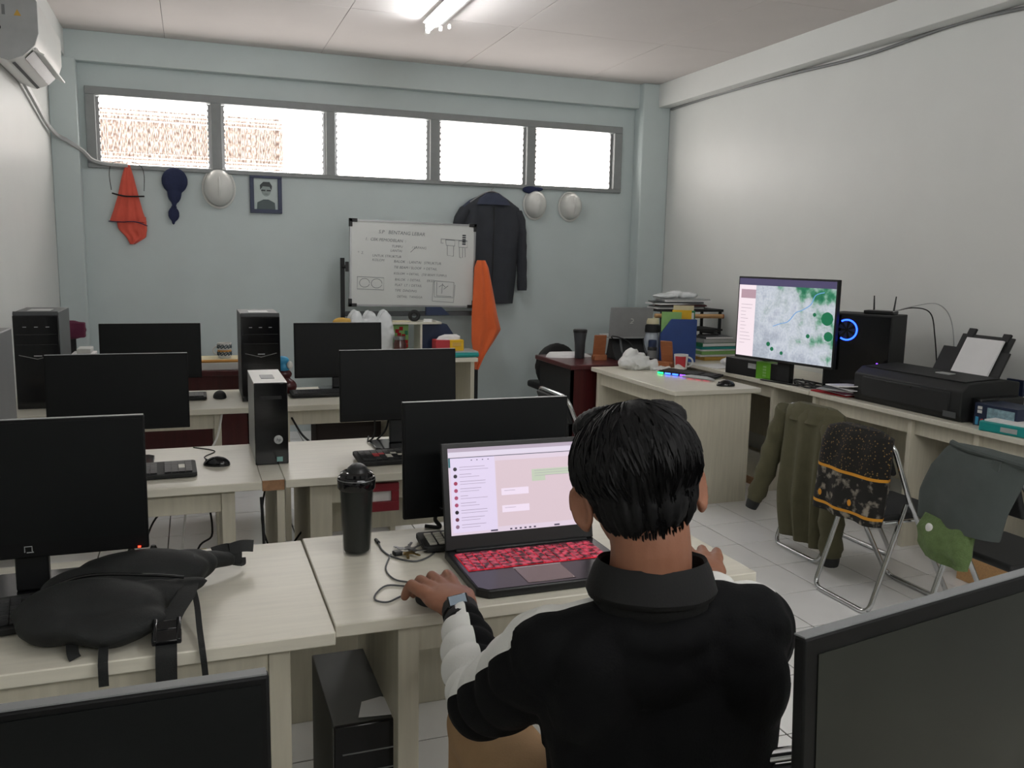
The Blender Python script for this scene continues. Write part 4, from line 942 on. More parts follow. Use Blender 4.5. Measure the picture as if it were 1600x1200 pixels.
# bottle
t = thing('bottle', 'short black bottle with grey label in front of the blue file', 'bottle', (3.33, 5.90, .76)); MB().lathe([(.034, 0), (.036, .005), (.036, .11), (.03, .12)], n=20).build('body', 'blk', t); MB().lathe([(.032, .115), (.032, .165), (.028, .17)], n=20).build('cap', 'dblue', t); MB().lathe([(.0364, .03), (.0368, .03), (.0368, .09), (.0364, .09)], n=20).build('label', 'grey', t)
t = thing('water_jug', 'translucent white jug with black lid left of the blue file', 'jug', (3.42, 6.08, .76)); MB().lathe([(.055, 0), (.06, .01), (.06, .17), (.05, .21), (.045, .22)], n=24).build('body', mat('milky_plastic', 'a9b2ba', .3), t); MB().lathe([(.062, .215), (.064, .23), (.064, .27), (.05, .28)], n=24).build('lid', 'blkm', t)
MB().lathe([(.055, .28), (.057, .30), (.05, .325)], n=20).build('cup', 'cream', t)
t = thing('magazine_file', 'bright blue file box stuffed with green and yellow folders', 'file', (3.60, 5.98, .75), R(-25))
m = MB(); m.prism([(-.14, 0), (.14, 0), (.14, .335), (-.06, .335), (-.14, .22)], -.05, .05, 'y'); m.build('box', 'blue', t, bevel=.002)
bx(-.135, .02, -.03, -.01, .02, .39).build('green_folder', 'lgreen', t); bx(-.05, .10, .0, .012, .02, .405).build('yellow_folder', 'yellow', t); bx(.0, .12, .016, .022, .02, .385).build('white_sheet', 'paper', t); bx(.05, .13, .026, .034, .02, .40).build('dark_folder', 'dgreen', t); bx(-.04, .12, .036, .042, .02, .44).build('kraft_folder', 'cream', t)
t = thing('rack', 'small black desk rack in the corner holding loose papers', 'rack', (3.90, 6.42, 0))
for x in (-.28, .28):
    for y in (-.14, .14): bx(x-.01, x+.01, y-.01, y+.01, 0, 1.13).build('post', 'blkm', t)
bx(-.30, .30, -.16, .16, 1.12, 1.14).build('shelf', 'blkm', t); bx(-.30, .30, -.16, .16, .96, .975).build('shelf', 'blkm', t)
rnd = random.Random(3)
for k in range(7):
    c = ['paper', 'grey', 'maroon', 'paper', 'dgrey', 'paper', 'lgrey'][k]
    o = MB().prism([(-.24, -.12), (.2, -.13), (.24, .1), (-.2, .12)], 0, .010).build('paper_bundle', c, loc=(3.85 + rnd.uniform(-.05, .05), 6.42, 1.143 + .012*k), rot=(0, 0, rnd.uniform(-.3, .3)))
    tag(o, ['maroon and white papers at the bottom of the corner pile', 'grey folder low in the corner paper pile', 'dark red folder in the corner paper pile', 'white sheets midway in the corner paper pile', 'dark grey folder high in the corner pile', 'white sheet near the top of the corner pile', 'light grey sheet second from the top of the corner pile'][k] if k else 'white sheets at the bottom of the corner paper pile', 'papers', 'loose papers piled on the corner rack')
t = thing('plastic_wrap', 'crumpled clear plastic lying on top of the corner paper pile', 'plastic', (3.80, 6.40, 1.232))
remesh(MB().ell((-.08, 0, .015), (.12, .08, .02)).ell((.12, 0, .02), (.10, .07, .03)).ell((.02, .02, .03), (.09, .07, .03)), 'sheet', 'film', t, .008, 1, post=wr_)
t = thing('roll', 'long brown cardboard tube sticking out of the corner rack', 'roll', (3.75, 6.22, 1.09), 0)
MB().tube([(-.2, .05, -.0), (.38, -.06, .0)], .018, 14).build('tube', 'wood', t); MB().tube([(.372, -.0585, 0), (.384, -.0608, .0)], .019, 14).build('end', 'brown', t)
zz = .75
for k, (c, h, w0, lb) in enumerate((('ochre', .03, .27, 'yellow book at the bottom of the corner book pile'), ('paper', .018, .33, 'white book second from the bottom of the corner pile'), ('lgreen', .028, .33, 'pale green book in the corner pile'), ('paper', .014, .33, 'thin white book between the green books'), ('teal', .022, .33, 'teal book in the corner pile'), ('dgreen', .03, .33, 'dark green book in the corner pile'), ('lgrey', .03, .30, 'grey book near the top of the corner pile'), ('dgrey', .02, .25, 'dark grey notebook topping the corner pile'))):
    t = thing('book', lb, 'book', (3.97, 6.06, zz), R(rnd.uniform(-3, 3)), group='books piled in the right corner')
    bx(-w0/2, w0/2, -.11, .11, 0, h-.001).build('cover', c, t, bevel=.002); bx(-w0/2+.006, w0/2+.001, -.112, .104, .003, h-.004).build('pages', 'paper' if k % 2 else c, t); zz += h
t = thing('cable_bundle', 'dark cable bundle on top of the green books', 'cable', (3.93, 6.05, zz))
MB().tube(spline([(-.1, 0, .008), (0, -.05, .012), (.09, 0, .01), (.02, .05, .02), (-.07, .02, .03), (-.02, -.03, .035), (.1, -.01, .03)], 8), .007, 6).build('cable', 'rubber', t)
# cross desk contents
t = thing('plastic_bag', 'crumpled white plastic bag on the cross desk', 'bag', (3.02, 5.60, .75))
def crump(me):
    for v in me.vertices:
        n_ = noise.noise(v.co * 18) + .5*noise.noise(v.co*45); v.co += Vector((n_*.02, noise.noise(v.co*20+Vector((5,0,0)))*.02, n_*.016)); v.co.z = max(v.co.z, .001)
remesh(MB().ell((0, 0, .05), (.12, .10, .07)).ell((.07, -.03, .035), (.11, .07, .04)).ell((-.03, .0, .10), (.06, .06, .05)).ell((.17, -.08, .012), (.09, .05, .012)), 'bag', mat('thin_white_plastic', 'd9dad8', .35), t, .006, 1, post=crump)
t = thing('mug', 'white mug with a red panel and a big handle on the cross desk', 'mug', (3.36, 5.52, .75), R(-25))
MB().lathe([(.035, 0), (.045, .004), (.052, .11), (.048, .11), (.04, .01)], n=28).build('cup', 'white', t)
m = MB(); vs = []; 
for i in range(9):
    a = R(-150 + i*12)
    for z_, r_ in ((.03 + .012*math.sin(i*.6), .0482), (.098, .0522)): vs.append((r_*math.cos(a), r_*math.sin(a), z_))
m.add(vs, [(2*i, 2*i+2, 2*i+3, 2*i+1) for i in range(8)]); m.build('red_panel', 'red', t, fix=False)
MB().tube([(.047, 0, .02)] + arc((.052, 0, .055), .033, -80, 80, 8) + [(.050, 0, .09)], .007, 8).build('handle', 'white', t)
tag(MB().prism([(-.1, -.02), (.12, -.03), (.13, .03), (-.08, .04)], 0, .002).build('cloth_strip', 'paper', loc=(3.2, 5.42, .751), rot=(0, 0, R(-30))), 'white paper strip beside the red mug', 'paper')
# right desk contents
t = thing('paper', 'crumpled papers on the right desk behind the black box', 'paper', (3.88, 5.62, .75)); remesh(MB().ell((0, 0, .03), (.10, .08, .04)).ell((.07, -.06, .03), (.08, .05, .05)), 'sheets', 'paper', t, .008, 1, post=crump)
tag(MB().prism([(-.14, -.1), (.1, -.12), (.13, .1), (-.1, .13)], 0, .003).build('paper', 'paper', loc=(3.74, 5.60, .751), rot=(0, 0, .3)), 'white sheet lying flat on the right desk corner', 'paper')
t = thing('graphics_card_box', 'long black carton with a lime green stripe in front of the lit monitor', 'box', (3.64, 4.98, .75), R(-82))
bx(-.32, .20, -.0, .14, 0, .115).build('carton', 'blk', t, bevel=.003); bx(-.01, .125, -.002, .142, .0, .1165).build('green_stripe', 'gpu', t); bx(-.09, -.015, -.0025, 0, .06, .095).build('white_label', 'lgrey', t)
m = MB()
for k in range(4): m.box(.055 + .0, .085, -.0035, -.002, .02+.02*k, .032+.02*k)
m.build('stripe_lettering', 'lgreen', t)
t = thing('webcam', 'small black camera resting on the green striped carton', 'camera', (3.71, 5.00, .866)); m = MB(); m.ell((0, 0, .022), (.03, .045, .022)); m.ell((.0, -.04, .03), (.025, .025, .028)); remesh(m, 'body', 'blk', t, .004, 2)
MB().ell((-.022, -.045, .034), (.006, .012, .012)).build('lens', 'blkg', t)
for i, pts in enumerate(([(3.70, 4.70, .757), (3.78, 4.5, .758), (3.72, 4.38, .77), (3.66, 4.5, .757), (3.72, 4.68, .78), (3.83, 4.55, .765), (3.76, 4.30, .758)], [(3.75, 4.72, .765), (3.66, 4.55, .78), (3.70, 4.35, .758), (3.85, 4.40, .77), (3.83, 4.66, .758), (3.72, 4.60, .79), (3.68, 4.40, .77)], [(3.90, 4.6, .757), (3.78, 4.42, .765), (3.70, 4.25, .757), (3.66, 4.12, .758)])):
    cable('cable', pts, .0055, 'rubber', ['tangled black cable below the lit monitor', 'looped black cable lying under the lit monitor stand', 'black cable running toward the magazines'][i], 'cable')
tag(bx(-.06, .06, -.04, .04, 0, .025).build('power_adapter', 'blk', loc=(3.73, 4.20, .75), rot=(0, 0, .3), bevel=.004), 'black power adapter beside the magazine heap', 'adapter')
rnd = random.Random(9); zz = .75
for k, (c, lb) in enumerate((('redc', 'red edged magazine at the bottom of the heap by the printer'), ('paper', 'white magazine near the bottom of the heap by the printer'), ('magenta', 'plum covered magazine in the heap by the printer'), ('lgrey', 'light grey magazine in the heap by the printer'), ('dgrey', 'dark grey magazine in the heap by the printer'), ('paper', 'curled white magazine on top of the heap by the printer'))):
    rz = rnd.uniform(-.4, .3) + R(-78); t = thing('magazine', lb, 'magazine', (3.74 + rnd.uniform(-.02, .03), 4.27 - .022*k, zz), rz, group='magazines heaped by the printer')
    m = MB(); n = 8; vs = []
    for i in range(n+1):
        x = -.14 + .28*i/n; b = (.002 + .028*(k == 5)*(i/n)**2 + .010*(k == 3)*(i/n)**2)
        vs += [(x, -.10, b), (x, .10, b), (x, -.10, b+.007), (x, .10, b+.007)]
    fs = []
    for i in range(n):
        a, b = 4*i, 4*i+4; fs += [(a, b, b+1, a+1), (a+2, a+3, b+3, b+2), (a, a+2, b+2, b), (a+1, b+1, b+3, a+3)]
    fs += [(0, 1, 3, 2), (4*n, 4*n+2, 4*n+3, 4*n+1)]; m.add(vs, fs); m.build('cover', c, t); bx(-.138, .138, -.098, .101, .003, .0065).build('pages', 'paper', t); zz += .0095
# printer
t = thing('printer', 'big black printer with a raised paper tray on the right desk', 'printer', (3.66, 4.07, .75), R(-90))   # local x runs toward the camera, y toward the wall
PW, PD, PH = .77, .40, .20
m = MB(); prof = [(.02, .0), (PD, .0), (PD, PH), (.30, PH+.012), (.05, PH), (.0, PH-.04), (.0, .03)]
m.prism(prof, 0, PW, 'x'); m.build('body', 'blkm', t, bevel=.008, seg=3)
bx(.07, PW-.07, -.006, .01, .035, PH-.05).build('output_cover', 'blkm', t, bevel=.006); bx(.26, .44, -.009, -.004, PH-.068, PH-.058).build('pull_lip', 'blk', t)
m = MB(); m.prism([(.05, PH+.001), (.29, PH+.013), (.29, PH+.018), (.05, PH+.006)], .03, PW-.03, 'x'); m.build('lid', 'blkm', t, bevel=.003)
bx(.44, .53, .16, .21, PH+.010, PH+.017).build('control_label', 'lgrey', t); bx(PW-.10, PW-.02, -.008, -.003, .02, .05).build('badge', 'dgrey', t)
m = MB(); m.T = Matrix.Translation((0, .34, PH)) @ Matrix.Rotation(R(-28), 4, 'X')
m.box(.24, .68, 0, .012, -.02, .16); m.box(.32, .66, .008, .018, .14, .25); m.box(.35, .40, .004, .020, .22, .285); m.box(.58, .63, .004, .02, .22, .27); m.build('paper_tray', 'blkm', t, bevel=.004)
m = MB(); m.T = Matrix.Translation((0, .34, PH)) @ Matrix.Rotation(R(-28), 4, 'X'); m.box(.38, .62, -.012, -.002, .0, .22); m.build('paper_sheets', 'paper', t)
bx(PW, PW+.06, .07, .37, 0, .13).build('ink_tank', 'blk', t, bevel=.006)
t = thing('ink_box', 'black ink carton with a pale picture panel right of the printer', 'box', (3.70, 3.25, .75), R(-88))
bx(0, .24, 0, .18, 0, .115).build('carton', 'navyp', t, bevel=.002); bx(.075, .225, -.002, 0, .02, .10).build('picture_panel', mat('pale_blue_print', '7d9aa3', .5, nz=.3, ns=60), t)
for k in range(2): bx(.02, .045, -.002, 0, .065+.02*k, .08+.02*k).build('white_print', 'white', t)
bx(.012, .028, -.002, 0, .005, .045).build('blue_print', 'skyb', t); MB().ell((.05, -.001, .03), (.011, .002, .009)).build('red_print', 'red', t)
t = thing('paper_ream', 'teal wrapped ream of white paper at the right photo edge', 'paper', (3.60, 3.13, .75), R(-80))
bx(0, .30, 0, .22, 0, .05).build('wrapper', 'teal', t, bevel=.006); bx(.02, .30, .012, .21, .048, .058).build('sheets', 'paper', t, bevel=.001); bx(.11, .19, -.002, 0, .012, .035).build('label', 'lgrey', t)
tag(bx(-.07, .07, -.01, .01, 0, .14).build('steel_plate', 'lgrey', loc=(3.15, 2.02, .72)), 'pale grey plate at the right photo edge beside the trousers', 'plate') if False else None
# chair parts at right edge behind the trousers
t = thing('floor_computer', 'dark computer on the floor under the printer desk', 'computer', (3.80, 2.55, 0), R(-90)); bx(0, .42, 0, .2, 0, .45).build('case', 'blk', t, bevel=.004); bx(.02, .40, -.004, 0, .03, .42).build('side_panel', 'dgrey', t)
tag(bx(-.12, .12, -.14, .14, 0, .22).build('carton_box', 'wood', loc=(3.66, 2.98, 0), bevel=.003), 'brown carton on the floor under the printer desk', 'box')

# ---------------------------------------------------------------- front desk contents
t = thing('tumbler', 'black travel tumbler with clear outer wall and flip lid', 'tumbler', (.393, 2.25, .75))
MB().lathe([(.0335, .008), (.035, .012), (.0435, .19), (.04, .19)], n=32).build('inner_cup', mat('dark_green_black', '0c100f', .3), t)
MB().lathe([(.036, 0), (.0375, .003), (.046, .19), (.0455, .19), (.0370, .006)], n=32).build('clear_wall', M['pet'], t)
MB().lathe([(.047, .178), (.050, .182), (.051, .205), (.048, .212), (.044, .214), (.043, .222), (.036, .226), (.03, .22)], n=32).build('lid', 'blkg', t)
m = MB(); m.T = Matrix.Translation((.004, .006, .222)) @ Matrix.Rotation(R(18), 4, 'X'); m.lathe([(.026, 0), (.028, .006), (.02, .016), (.012, .018)], n=24); m.build('flip_cap', 'blk', t)
MB().tube([(.050*math.cos(a*PI/16), .05*math.sin(a*PI/16), .206) for a in range(32)], .0012, 5, closed=True).build('lid_ring', 'steel', t)
t = thing('keys', 'bunch of keys with a black fob beside the tumbler', 'keys', (.515, 2.20, .75))
bx(-.035, -.012, -.01, .012, 0, .012).build('fob', 'blk', t, bevel=.003, rot=(0, 0, .2))
MB().tube([(.013*math.cos(a*PI/10), .013*math.sin(a*PI/10), .01) for a in range(20)], .0015, 6, closed=True).build('key_ring', 'steel', t)
for k, (a, c) in enumerate(((20, 'steel'), (60, 'steel'), (-20, 'steel'), (-60, 'brass'), (-95, 'brass'), (110, 'steel'))):
    m = MB(); m.T = Matrix.Rotation(R(a), 4, 'Z') @ Matrix.Rotation(R(-12 + 4*k), 4, 'Y'); m.prism([(.012, -.008), (.026, -.010), (.032, -.004), (.055, -.004), (.058, 0), (.055, .003), (.045, .003), (.043, .006), (.040, .003), (.032, .004), (.026, .010), (.012, .008)], .004+.0015*k, .006+.0015*k)
    m.build('key', c, t, label='brass key' if c == 'brass' else None) if c == 'brass' else m.build('key', c, t)
cable('earphone_cable', [(.462, 2.30, .754), (.46, 2.24, .753), (.475, 2.18, .753), (.52, 2.13, .753), (.565, 2.15, .753), (.60, 2.20, .753), (.60, 2.23, .765)], .0024, 'dgrey', 'thin dark cable looping past the keys', 'cable', n=6)
cable('earphone_cable', [(.475, 2.20, .753), (.44, 2.10, .753), (.445, 2.02, .753), (.48, 1.985, .753), (.47, 1.965, .753), (.42, 1.985, .753), (.385, 1.945, .753), (.375, 1.905, .753), (.40, 1.885, .753), (.44, 1.91, .753), (.47, 1.90, .753)], .0022, 'dgrey', 'thin cable looped around to the left of the hand', 'cable', n=6)
MB().tube([(.462, 2.30, .754), (.459, 2.325, .755)], .005, 8).build('plug', 'blk', bpy.data.objects['earphone_cable'], fix=True)
# open laptop
t = thing('laptop', 'open black laptop with red backlit keyboard and a chat page', 'laptop', (.82, 1.985, .75), R(0))
LW, LD = .43, .30
m = MB(); c = .025
m.prism([(-LW/2+c, -LD/2), (LW/2-c, -LD/2), (LW/2, -LD/2+c), (LW/2, LD/2), (-LW/2, LD/2), (-LW/2, -LD/2+c)], 0, .022); m.build('base', 'blk', t, bevel=.004)
m = MB(); m.prism([(-LW/2+c, -LD/2+.004), (LW/2-c, -LD/2+.004), (LW/2-.006, -LD/2+c), (LW/2-.006, LD/2-.03), (-LW/2+.006, LD/2-.03), (-LW/2+.006, -LD/2+c)], .022, .0232); m.build('deck', mat('brushed_dark_metal', '2a2830', .28, .6, nz=.04), t)
bx(-.20, .185, -.02, .105, .0225, .0238).build('key_bed', 'keyglow', t, smooth=False)
cols, rows = 17, 6; px, py = .385/cols, .125/rows; kk = {}
for r in range(rows):
    for cidx in range(cols):
        if r == 0 and cidx in (5, 6, 7, 8): continue
        wk = px*(5 if (r == 0 and cidx == 4) else 1); key_ = 'w' if wk > px*1.5 else 'o'
        if key_ not in kk: o = bx(.0014, wk-.0014, .0014, py-.0014, 0, .003).build('key', 'keyr', t, bevel=.0008, seg=1); kk[key_] = o
        else: o = kk[key_].copy(); COL.objects.link(o); o.parent = t
        o.location = (-.20 + px*cidx, -.02 + py*r, .0238)
bx(-.085, .04, -LD/2+.016, -.032, .0232, .0242).build('touchpad', mat('touchpad_metal', '6e5f5c', .25, .5, nz=.03), t, bevel=.0005)
bx(-.087, .042, -.0325, -.0300, .0232, .0246).build('touchpad_trim', 'chrome', t)
bx(.12, .20, -.11, -.06, .0232, .0238).build('sticker', 'lgrey', t)
bx(-.19, .19, LD/2-.028, LD/2-.004, .018, .028).build('hinge_cover', 'blk', t, bevel=.003)
LT = Matrix.Translation((0, LD/2-.01, .022)) @ Matrix.Rotation(R(-12), 4, 'X'); LH = .285
def lb(name, m_, *a, parent=t, **k):
    q = MB(); q.T = LT; q.box(*a); return q.build(name, m_, parent, smooth=k.pop('smooth', False), **k)
lb('lid', 'blk', -LW/2, LW/2, -.004, .006, 0, LH, bevel=.003)
sx0, sx1, sz0, sz1 = -LW/2+.018, LW/2-.018, .040, LH-.014
scn = lb('screen', screen_mat('chat_page', 'dccbdb', .95), sx0, sx1, -.0052, -.004, sz0, sz1)
sw, sh = sx1-sx0, sz1-sz0
def ui(name, m_, u0, u1, v0, v1, lay=1): return lb(name, m_, sx0+u0*sw, sx0+u1*sw, -.0052-.0004*lay, -.005, sz0+v0*sh, sz0+v1*sh, parent=scn)
ui('tab_bar', screen_mat('tab_grey', 'b5a6b8', .9), 0, 1, .955, 1); ui('address_bar', screen_mat('bar_pale', 'dcd2e4', .95), 0, 1, .90, .955, 2); ui('rule_line', screen_mat('dark_teal_line', '4a5666', .8), 0, 1, .885, .893, 3)
ui('side_strip', screen_mat('teal_strip', '1f6a70', .8), 0, .013, .78, .885, 2); ui('chat_list', screen_mat('list_lilac', 'd9cce6', 1.0), .013, .33, .03, .885); ui('wallpaper', screen_mat('chat_beige', 'dcc6cf', .9), .335, 1, .06, .83)
ui('message_bubble', screen_mat('bubble_green', 'c3cdb8', .9), .60, .97, .62, .70, 2); ui('message_bubble', 'bubble_green' if False else MATS['bubble_green'], .60, .70, .56, .62, 2)
for v0, v1 in ((.42, .50), (.22, .30)): ui('message_bubble', screen_mat('bubble_white', 'e6d6e8', 1.0), .37, .57, v0, v1, 2)
q = MB(); q.T = LT
for k in range(9):
    zz = sz0 + sh*(.76 - .083*k); q.box(sx0+sw*.075, sx0+sw*(.12+.15*random.random()), -.0062, -.005, zz+.004, zz+.0052); q.box(sx0+sw*.075, sx0+sw*(.2+.1*random.random()), -.0062, -.005, zz-.003, zz-.002)
for v in (.47, .27): q.box(sx0+sw*.39, sx0+sw*.47, -.0064, -.005, sz0+sh*v, sz0+sh*v+.001)
for k in range(3): q.box(sx0+sw*(.62), sx0+sw*.94, -.0064, -.005, sz0+sh*(.68-.03*k), sz0+sh*(.68-.03*k)+.0008)
q.build('text_lines', screen_mat('text_grey', 'a99cb0', .8), scn, smooth=False, kind='stuff')
for k, cc in enumerate(['2b2430', '2b2430', 'a03858', 'a84a6c', 'a84a6c', 'a84a6c', '1c1620', '6a3448', '8a6a80']):
    q = MB(); q.T = LT @ Matrix.Translation((sx0+sw*.045, -.0058, sz0+sh*(.76-.083*k))) @ Matrix.Rotation(R(90), 4, 'X'); q.lathe([(.0052, -.0002), (.0052, .0004)], n=14); q.build('avatar_dot', screen_mat('dot_'+cc, cc, .9), scn)
q = MB(); q.T = LT
for k in range(6): q.box(sx0+sw*(.42+.035*k), sx0+sw*(.435+.035*k), -.0064, -.005, sz0+sh*.012, sz0+sh*.03)
q.box(sx0+sw*.28, sx0+sw*.33, -.0064, -.005, sz0+sh*.012, sz0+sh*.03); q.box(sx0+sw*.75, sx0+sw*.79, -.0064, -.005, sz0+sh*.012, sz0+sh*.03)
for k in range(4): q.box(sx0+sw*(.16+.04*k), sx0+sw*(.168+.04*k), -.0064, -.005, sz0+sh*.85, sz0+sh*.86)
q.build('taskbar_icons', screen_mat('icon_dark', '4a4258', .8), scn, smooth=False)

# waist bag
t = thing('waist_bag', 'black nylon waist bag sprawled over the front left desk', 'bag', (-.19, 1.988, .75))
def soft(me):
    for v in me.vertices:
        n_ = noise.noise(v.co*9); v.co += Vector((n_*.012, noise.noise(v.co*10+Vector((3,0,0)))*.012, n_*.012)); v.co.z = max(v.co.z, .002)
o = remesh(MB().ell((-.03, -.06, .050), (.155, .10, .055)).ell((-.085, -.09, .04), (.09, .085, .042)).ell((.08, -.02, .055), (.09, .05, .03)).ell((-.0, -.105, .038), (.125, .10, .042)).ell((.14, .0, .06), (.06, .03, .018)), 'front_pouch', 'bag', t, .006, 6, post=soft)
remesh(MB().ell((.05, .10, .05), (.15, .085, .058)).ell((-.06, .05, .05), (.09, .07, .045)).ell((.13, .14, .045), (.09, .055, .040)).tube([(.12, .14, .045), (.17, .17, .042), (.22, .20, .040), (.265, .225, .036)], [.038, .034, .028, .022], 14, flat=.7), 'rear_pouch', 'bag', t, .006, 6, post=soft)
def ribbon(name, pts, wdt, m_, th=.0022, side=None, n=6):
    p = spline(pts, n); mb = MB(); vs = []
    for i, q in enumerate(p):
        T = (p[min(i+1, len(p)-1)] - p[max(i-1, 0)]).normalized(); s = Vector(side) if side else T.cross(Vector((0, 0, 1)))
        s = (s - T*s.dot(T)).normalized(); nn = T.cross(s).normalized()
        vs += [q - s*wdt/2 - nn*th/2, q + s*wdt/2 - nn*th/2, q + s*wdt/2 + nn*th/2, q - s*wdt/2 + nn*th/2]
    fs = [(0, 1, 2, 3), tuple(4*(len(p)-1)+k for k in (3, 2, 1, 0))]
    for i in range(len(p)-1):
        for k in range(4): fs.append((4*i+k, 4*i+(k+1) % 4, 4*i+4+(k+1) % 4, 4*i+4+k))
    mb.add(vs, fs); return mb.build(name, m_, t)
ribbon('waist_strap', [(.16, .0, .065), (.155, -.06, .06), (.13, -.13, .045), (.118, -.19, .030), (.117, -.238, .012), (.116, -.246, -.04), (.115, -.247, -.12), (.116, -.247, -.21)], .04, 'bag', side=(1, 0, 0))
m = MB(); m.T = Matrix.Translation((.118, -.195, .034)) @ Matrix.Rotation(R(18), 4, 'X'); m.box(-.028, .028, -.035, .0, -.004, .008); m.box(-.024, .024, .002, .03, -.003, .007); m.box(-.027, -.018, -.035, .034, -.002, .010); m.box(.018, .027, -.035, .034, -.002, .010); m.build('buckle', 'blkg', t, bevel=.003)
ribbon('thin_strap', [(.165, .0, .06), (.175, -.08, .045), (.18, -.17, .02), (.184, -.236, .006), (.188, -.247, -.04), (.192, -.25, -.12), (.19, -.25, -.18)], .012, 'bag', side=(1, 0, 0))
ribbon('rear_strap', [(.22, .20, .045), (.26, .235, .04), (.285, .25, .022)], .055, 'bag', side=(-.3, .5, .8))
ribbon('strap_end', [(.255, .235, .05), (.285, .255, .05), (.315, .262, .045)], .03, 'blkm', side=(0, .3, .9))
ribbon('strap_loop', [(.25, .22, .02), (.285, .22, .012), (.29, .25, .02)], .01, 'blkm')
ribbon('pull_tab', [(.0, -.17, .03), (.002, -.225, .010), (.003, -.244, -.005), (.003, -.245, -.04)], .018, 'bag', side=(1, 0, 0))
ribbon('side_tab', [(-.06, -.16, .03), (-.055, -.19, .012), (-.05, -.20, .004)], .022, 'bag', side=(1, 0, 0))
MB().tube(spline([(-.15, -.02, .075), (-.05, .0, .100), (.08, .0, .088), (.15, .0, .075)]), .0035, 6).build('zipper', 'blkg', t)

# plastic bottle on the floor tower
t = thing('water_bottle', 'clear plastic bottle standing on the floor tower', 'bottle', (.435, 2.16, .452))
MB().lathe([(.030, 0), (.036, .006), (.034, .02), (.036, .04), (.033, .06), (.036, .08), (.036, .13), (.028, .165), (.014, .19), (.013, .205)], n=20).build('body', 'pet', t); MB().lathe([(.015, .198), (.015, .215)], n=14).build('cap', 'white', t)
# stuff under the desks
def power_strip(label, loc, rz, n=4, L=.30):
    t = thing('power_strip', label, 'power strip', loc, rz); bx(-L/2, L/2, -.028, .028, 0, .032).build('body', 'cream', t, bevel=.004)
    for k in range(n):
        x = -L/2 + L*(k+.5)/n; MB().tube([(x, 0, .030), (x, 0, .0345)], .018, 14).build('outlet', 'grey', t)
    x = -L/2 + L*.5/n; MB().lathe([(.016, .033), (.016, .055), (.008, .075)], (x, 0, 0), 12).build('plug', 'blk', t); x = -L/2 + L*1.5/n
    MB().lathe([(.016, .033), (.016, .055), (.008, .075)], (x, 0, 0), 12).build('plug', 'blk', t)
    return t
power_strip('cream power strip with plugs on the floor behind the front left desk', (-.13, 3.32, .40), R(5))
t = thing('carton_box', 'low wooden crate under the left middle desk holding a power strip', 'box', (-.13, 3.32, 0)); bx(-.24, .2, -.1, .1, 0, .395).build('body', 'deskp', t, bevel=.003); bx(-.24, .2, -.104, -.1, .30, .395).build('top_band', 'wood', t)
power_strip('cream power strip on the floor between the middle desks', (.42, 3.90, .0), R(10), 3, .22)
cable('power_cable', [(-.20, 3.32, .47), (-.15, 3.45, .55), (.0, 3.5, .62), (.04, 3.48, .45), (-.02, 3.44, .38), (-.02, 3.42, .03), (.1, 3.3, .01)], .004, 'rubber', 'black power cable looping under the left middle desk', 'cable')
cable('power_cable', [(.20, 3.05, .70), (.205, 3.04, .5), (.195, 3.03, .25), (.2, 3.05, .01)], .006, 'rubber', 'thick black cable hanging straight down between the middle desks', 'cable')
cable('power_cable', [(.24, 3.30, .71), (.215, 3.28, .55), (.25, 3.26, .42), (.30, 3.3, .40), (.40, 3.5, .42), (.43, 3.9, .08)], .004, 'rubber', 'black cable swinging to the right behind the middle desks', 'cable')
cable('white_cable', [(.12, 4.66, .72), (.09, 4.60, .6), (.02, 4.5, .5), (-.05, 4.4, .4), (-.1, 4.4, .01)], .006, 'white', 'white cable drooping below the far row desk', 'cable')
cable('monitor_cable', [(.44, 4.8, .74), (.50, 4.55, .62), (.58, 4.3, .5), (.6, 4.2, .01)], .006, 'rubber', 'dark cable sagging right of the slim tower under the far row', 'cable')
cable('monitor_cable', [(.69, 3.53, .93), (.70, 3.56, .80), (.68, 3.60, .757), (.70, 3.70, .757)], .004, 'rubber', 'dark cable hanging below the middle right monitor', 'cable')
cable('monitor_cable', [(.76, 3.53, .93), (.75, 3.56, .82), (.72, 3.62, .757)], .004, 'rubber', 'second dark cable hanging below the middle right monitor', 'cable')
cable('monitor_cable', [(.65, 2.33, .83), (.64, 2.36, .79), (.66, 2.38, .757), (.62, 2.40, .757)], .006, 'rubber', 'black cable dropping from the monitor behind the laptop', 'cable')
cable('floor_cable', [(.70, 2.3, .01), (.74, 2.1, .012), (.76, 1.9, .008), (.70, 1.75, .008), (.66, 1.80, .01)], .006, 'rubber', 'black cable curling on the floor beside the person', 'cable')
t = thing('metal_bracket', 'dark red metal bracket frame under the right middle desk', 'bracket', (.62, 3.095, .0))
for a in ((-.06, .08, .675, .705), (-.06, .08, .598, .635), (.052, .08, .635, .675)): bx(a[0], a[1], 0, .02, a[2], a[3]).build('bar', 'dred', t, bevel=.002)
bx(-.06, .052, .012, .018, .635, .675).build('white_plate', 'white', t); bx(.055, .075, .02, .04, .64, .66).build('rear_arm', 'dred', t)
t = thing('box_unit', 'low white box unit on the floor behind the laptop desk', 'box', (.45, 2.75, 0)); bx(-.25, .35, 0, .25, 0, .36).build('body', 'deskp', t, bevel=.004)
for k in range(3): MB().ell((-.12+.12*k, .1, .365), (.045, .06, .02)).build('cup_top', 'white', t)
t = thing('storage_box', 'dark brown box under the far row right desk', 'box', (.78, 5.0, 0)); bx(-.15, .25, -.1, .15, 0, .62).build('body', mat('dark_brown_card', '2e2422', .7), t, bevel=.01)

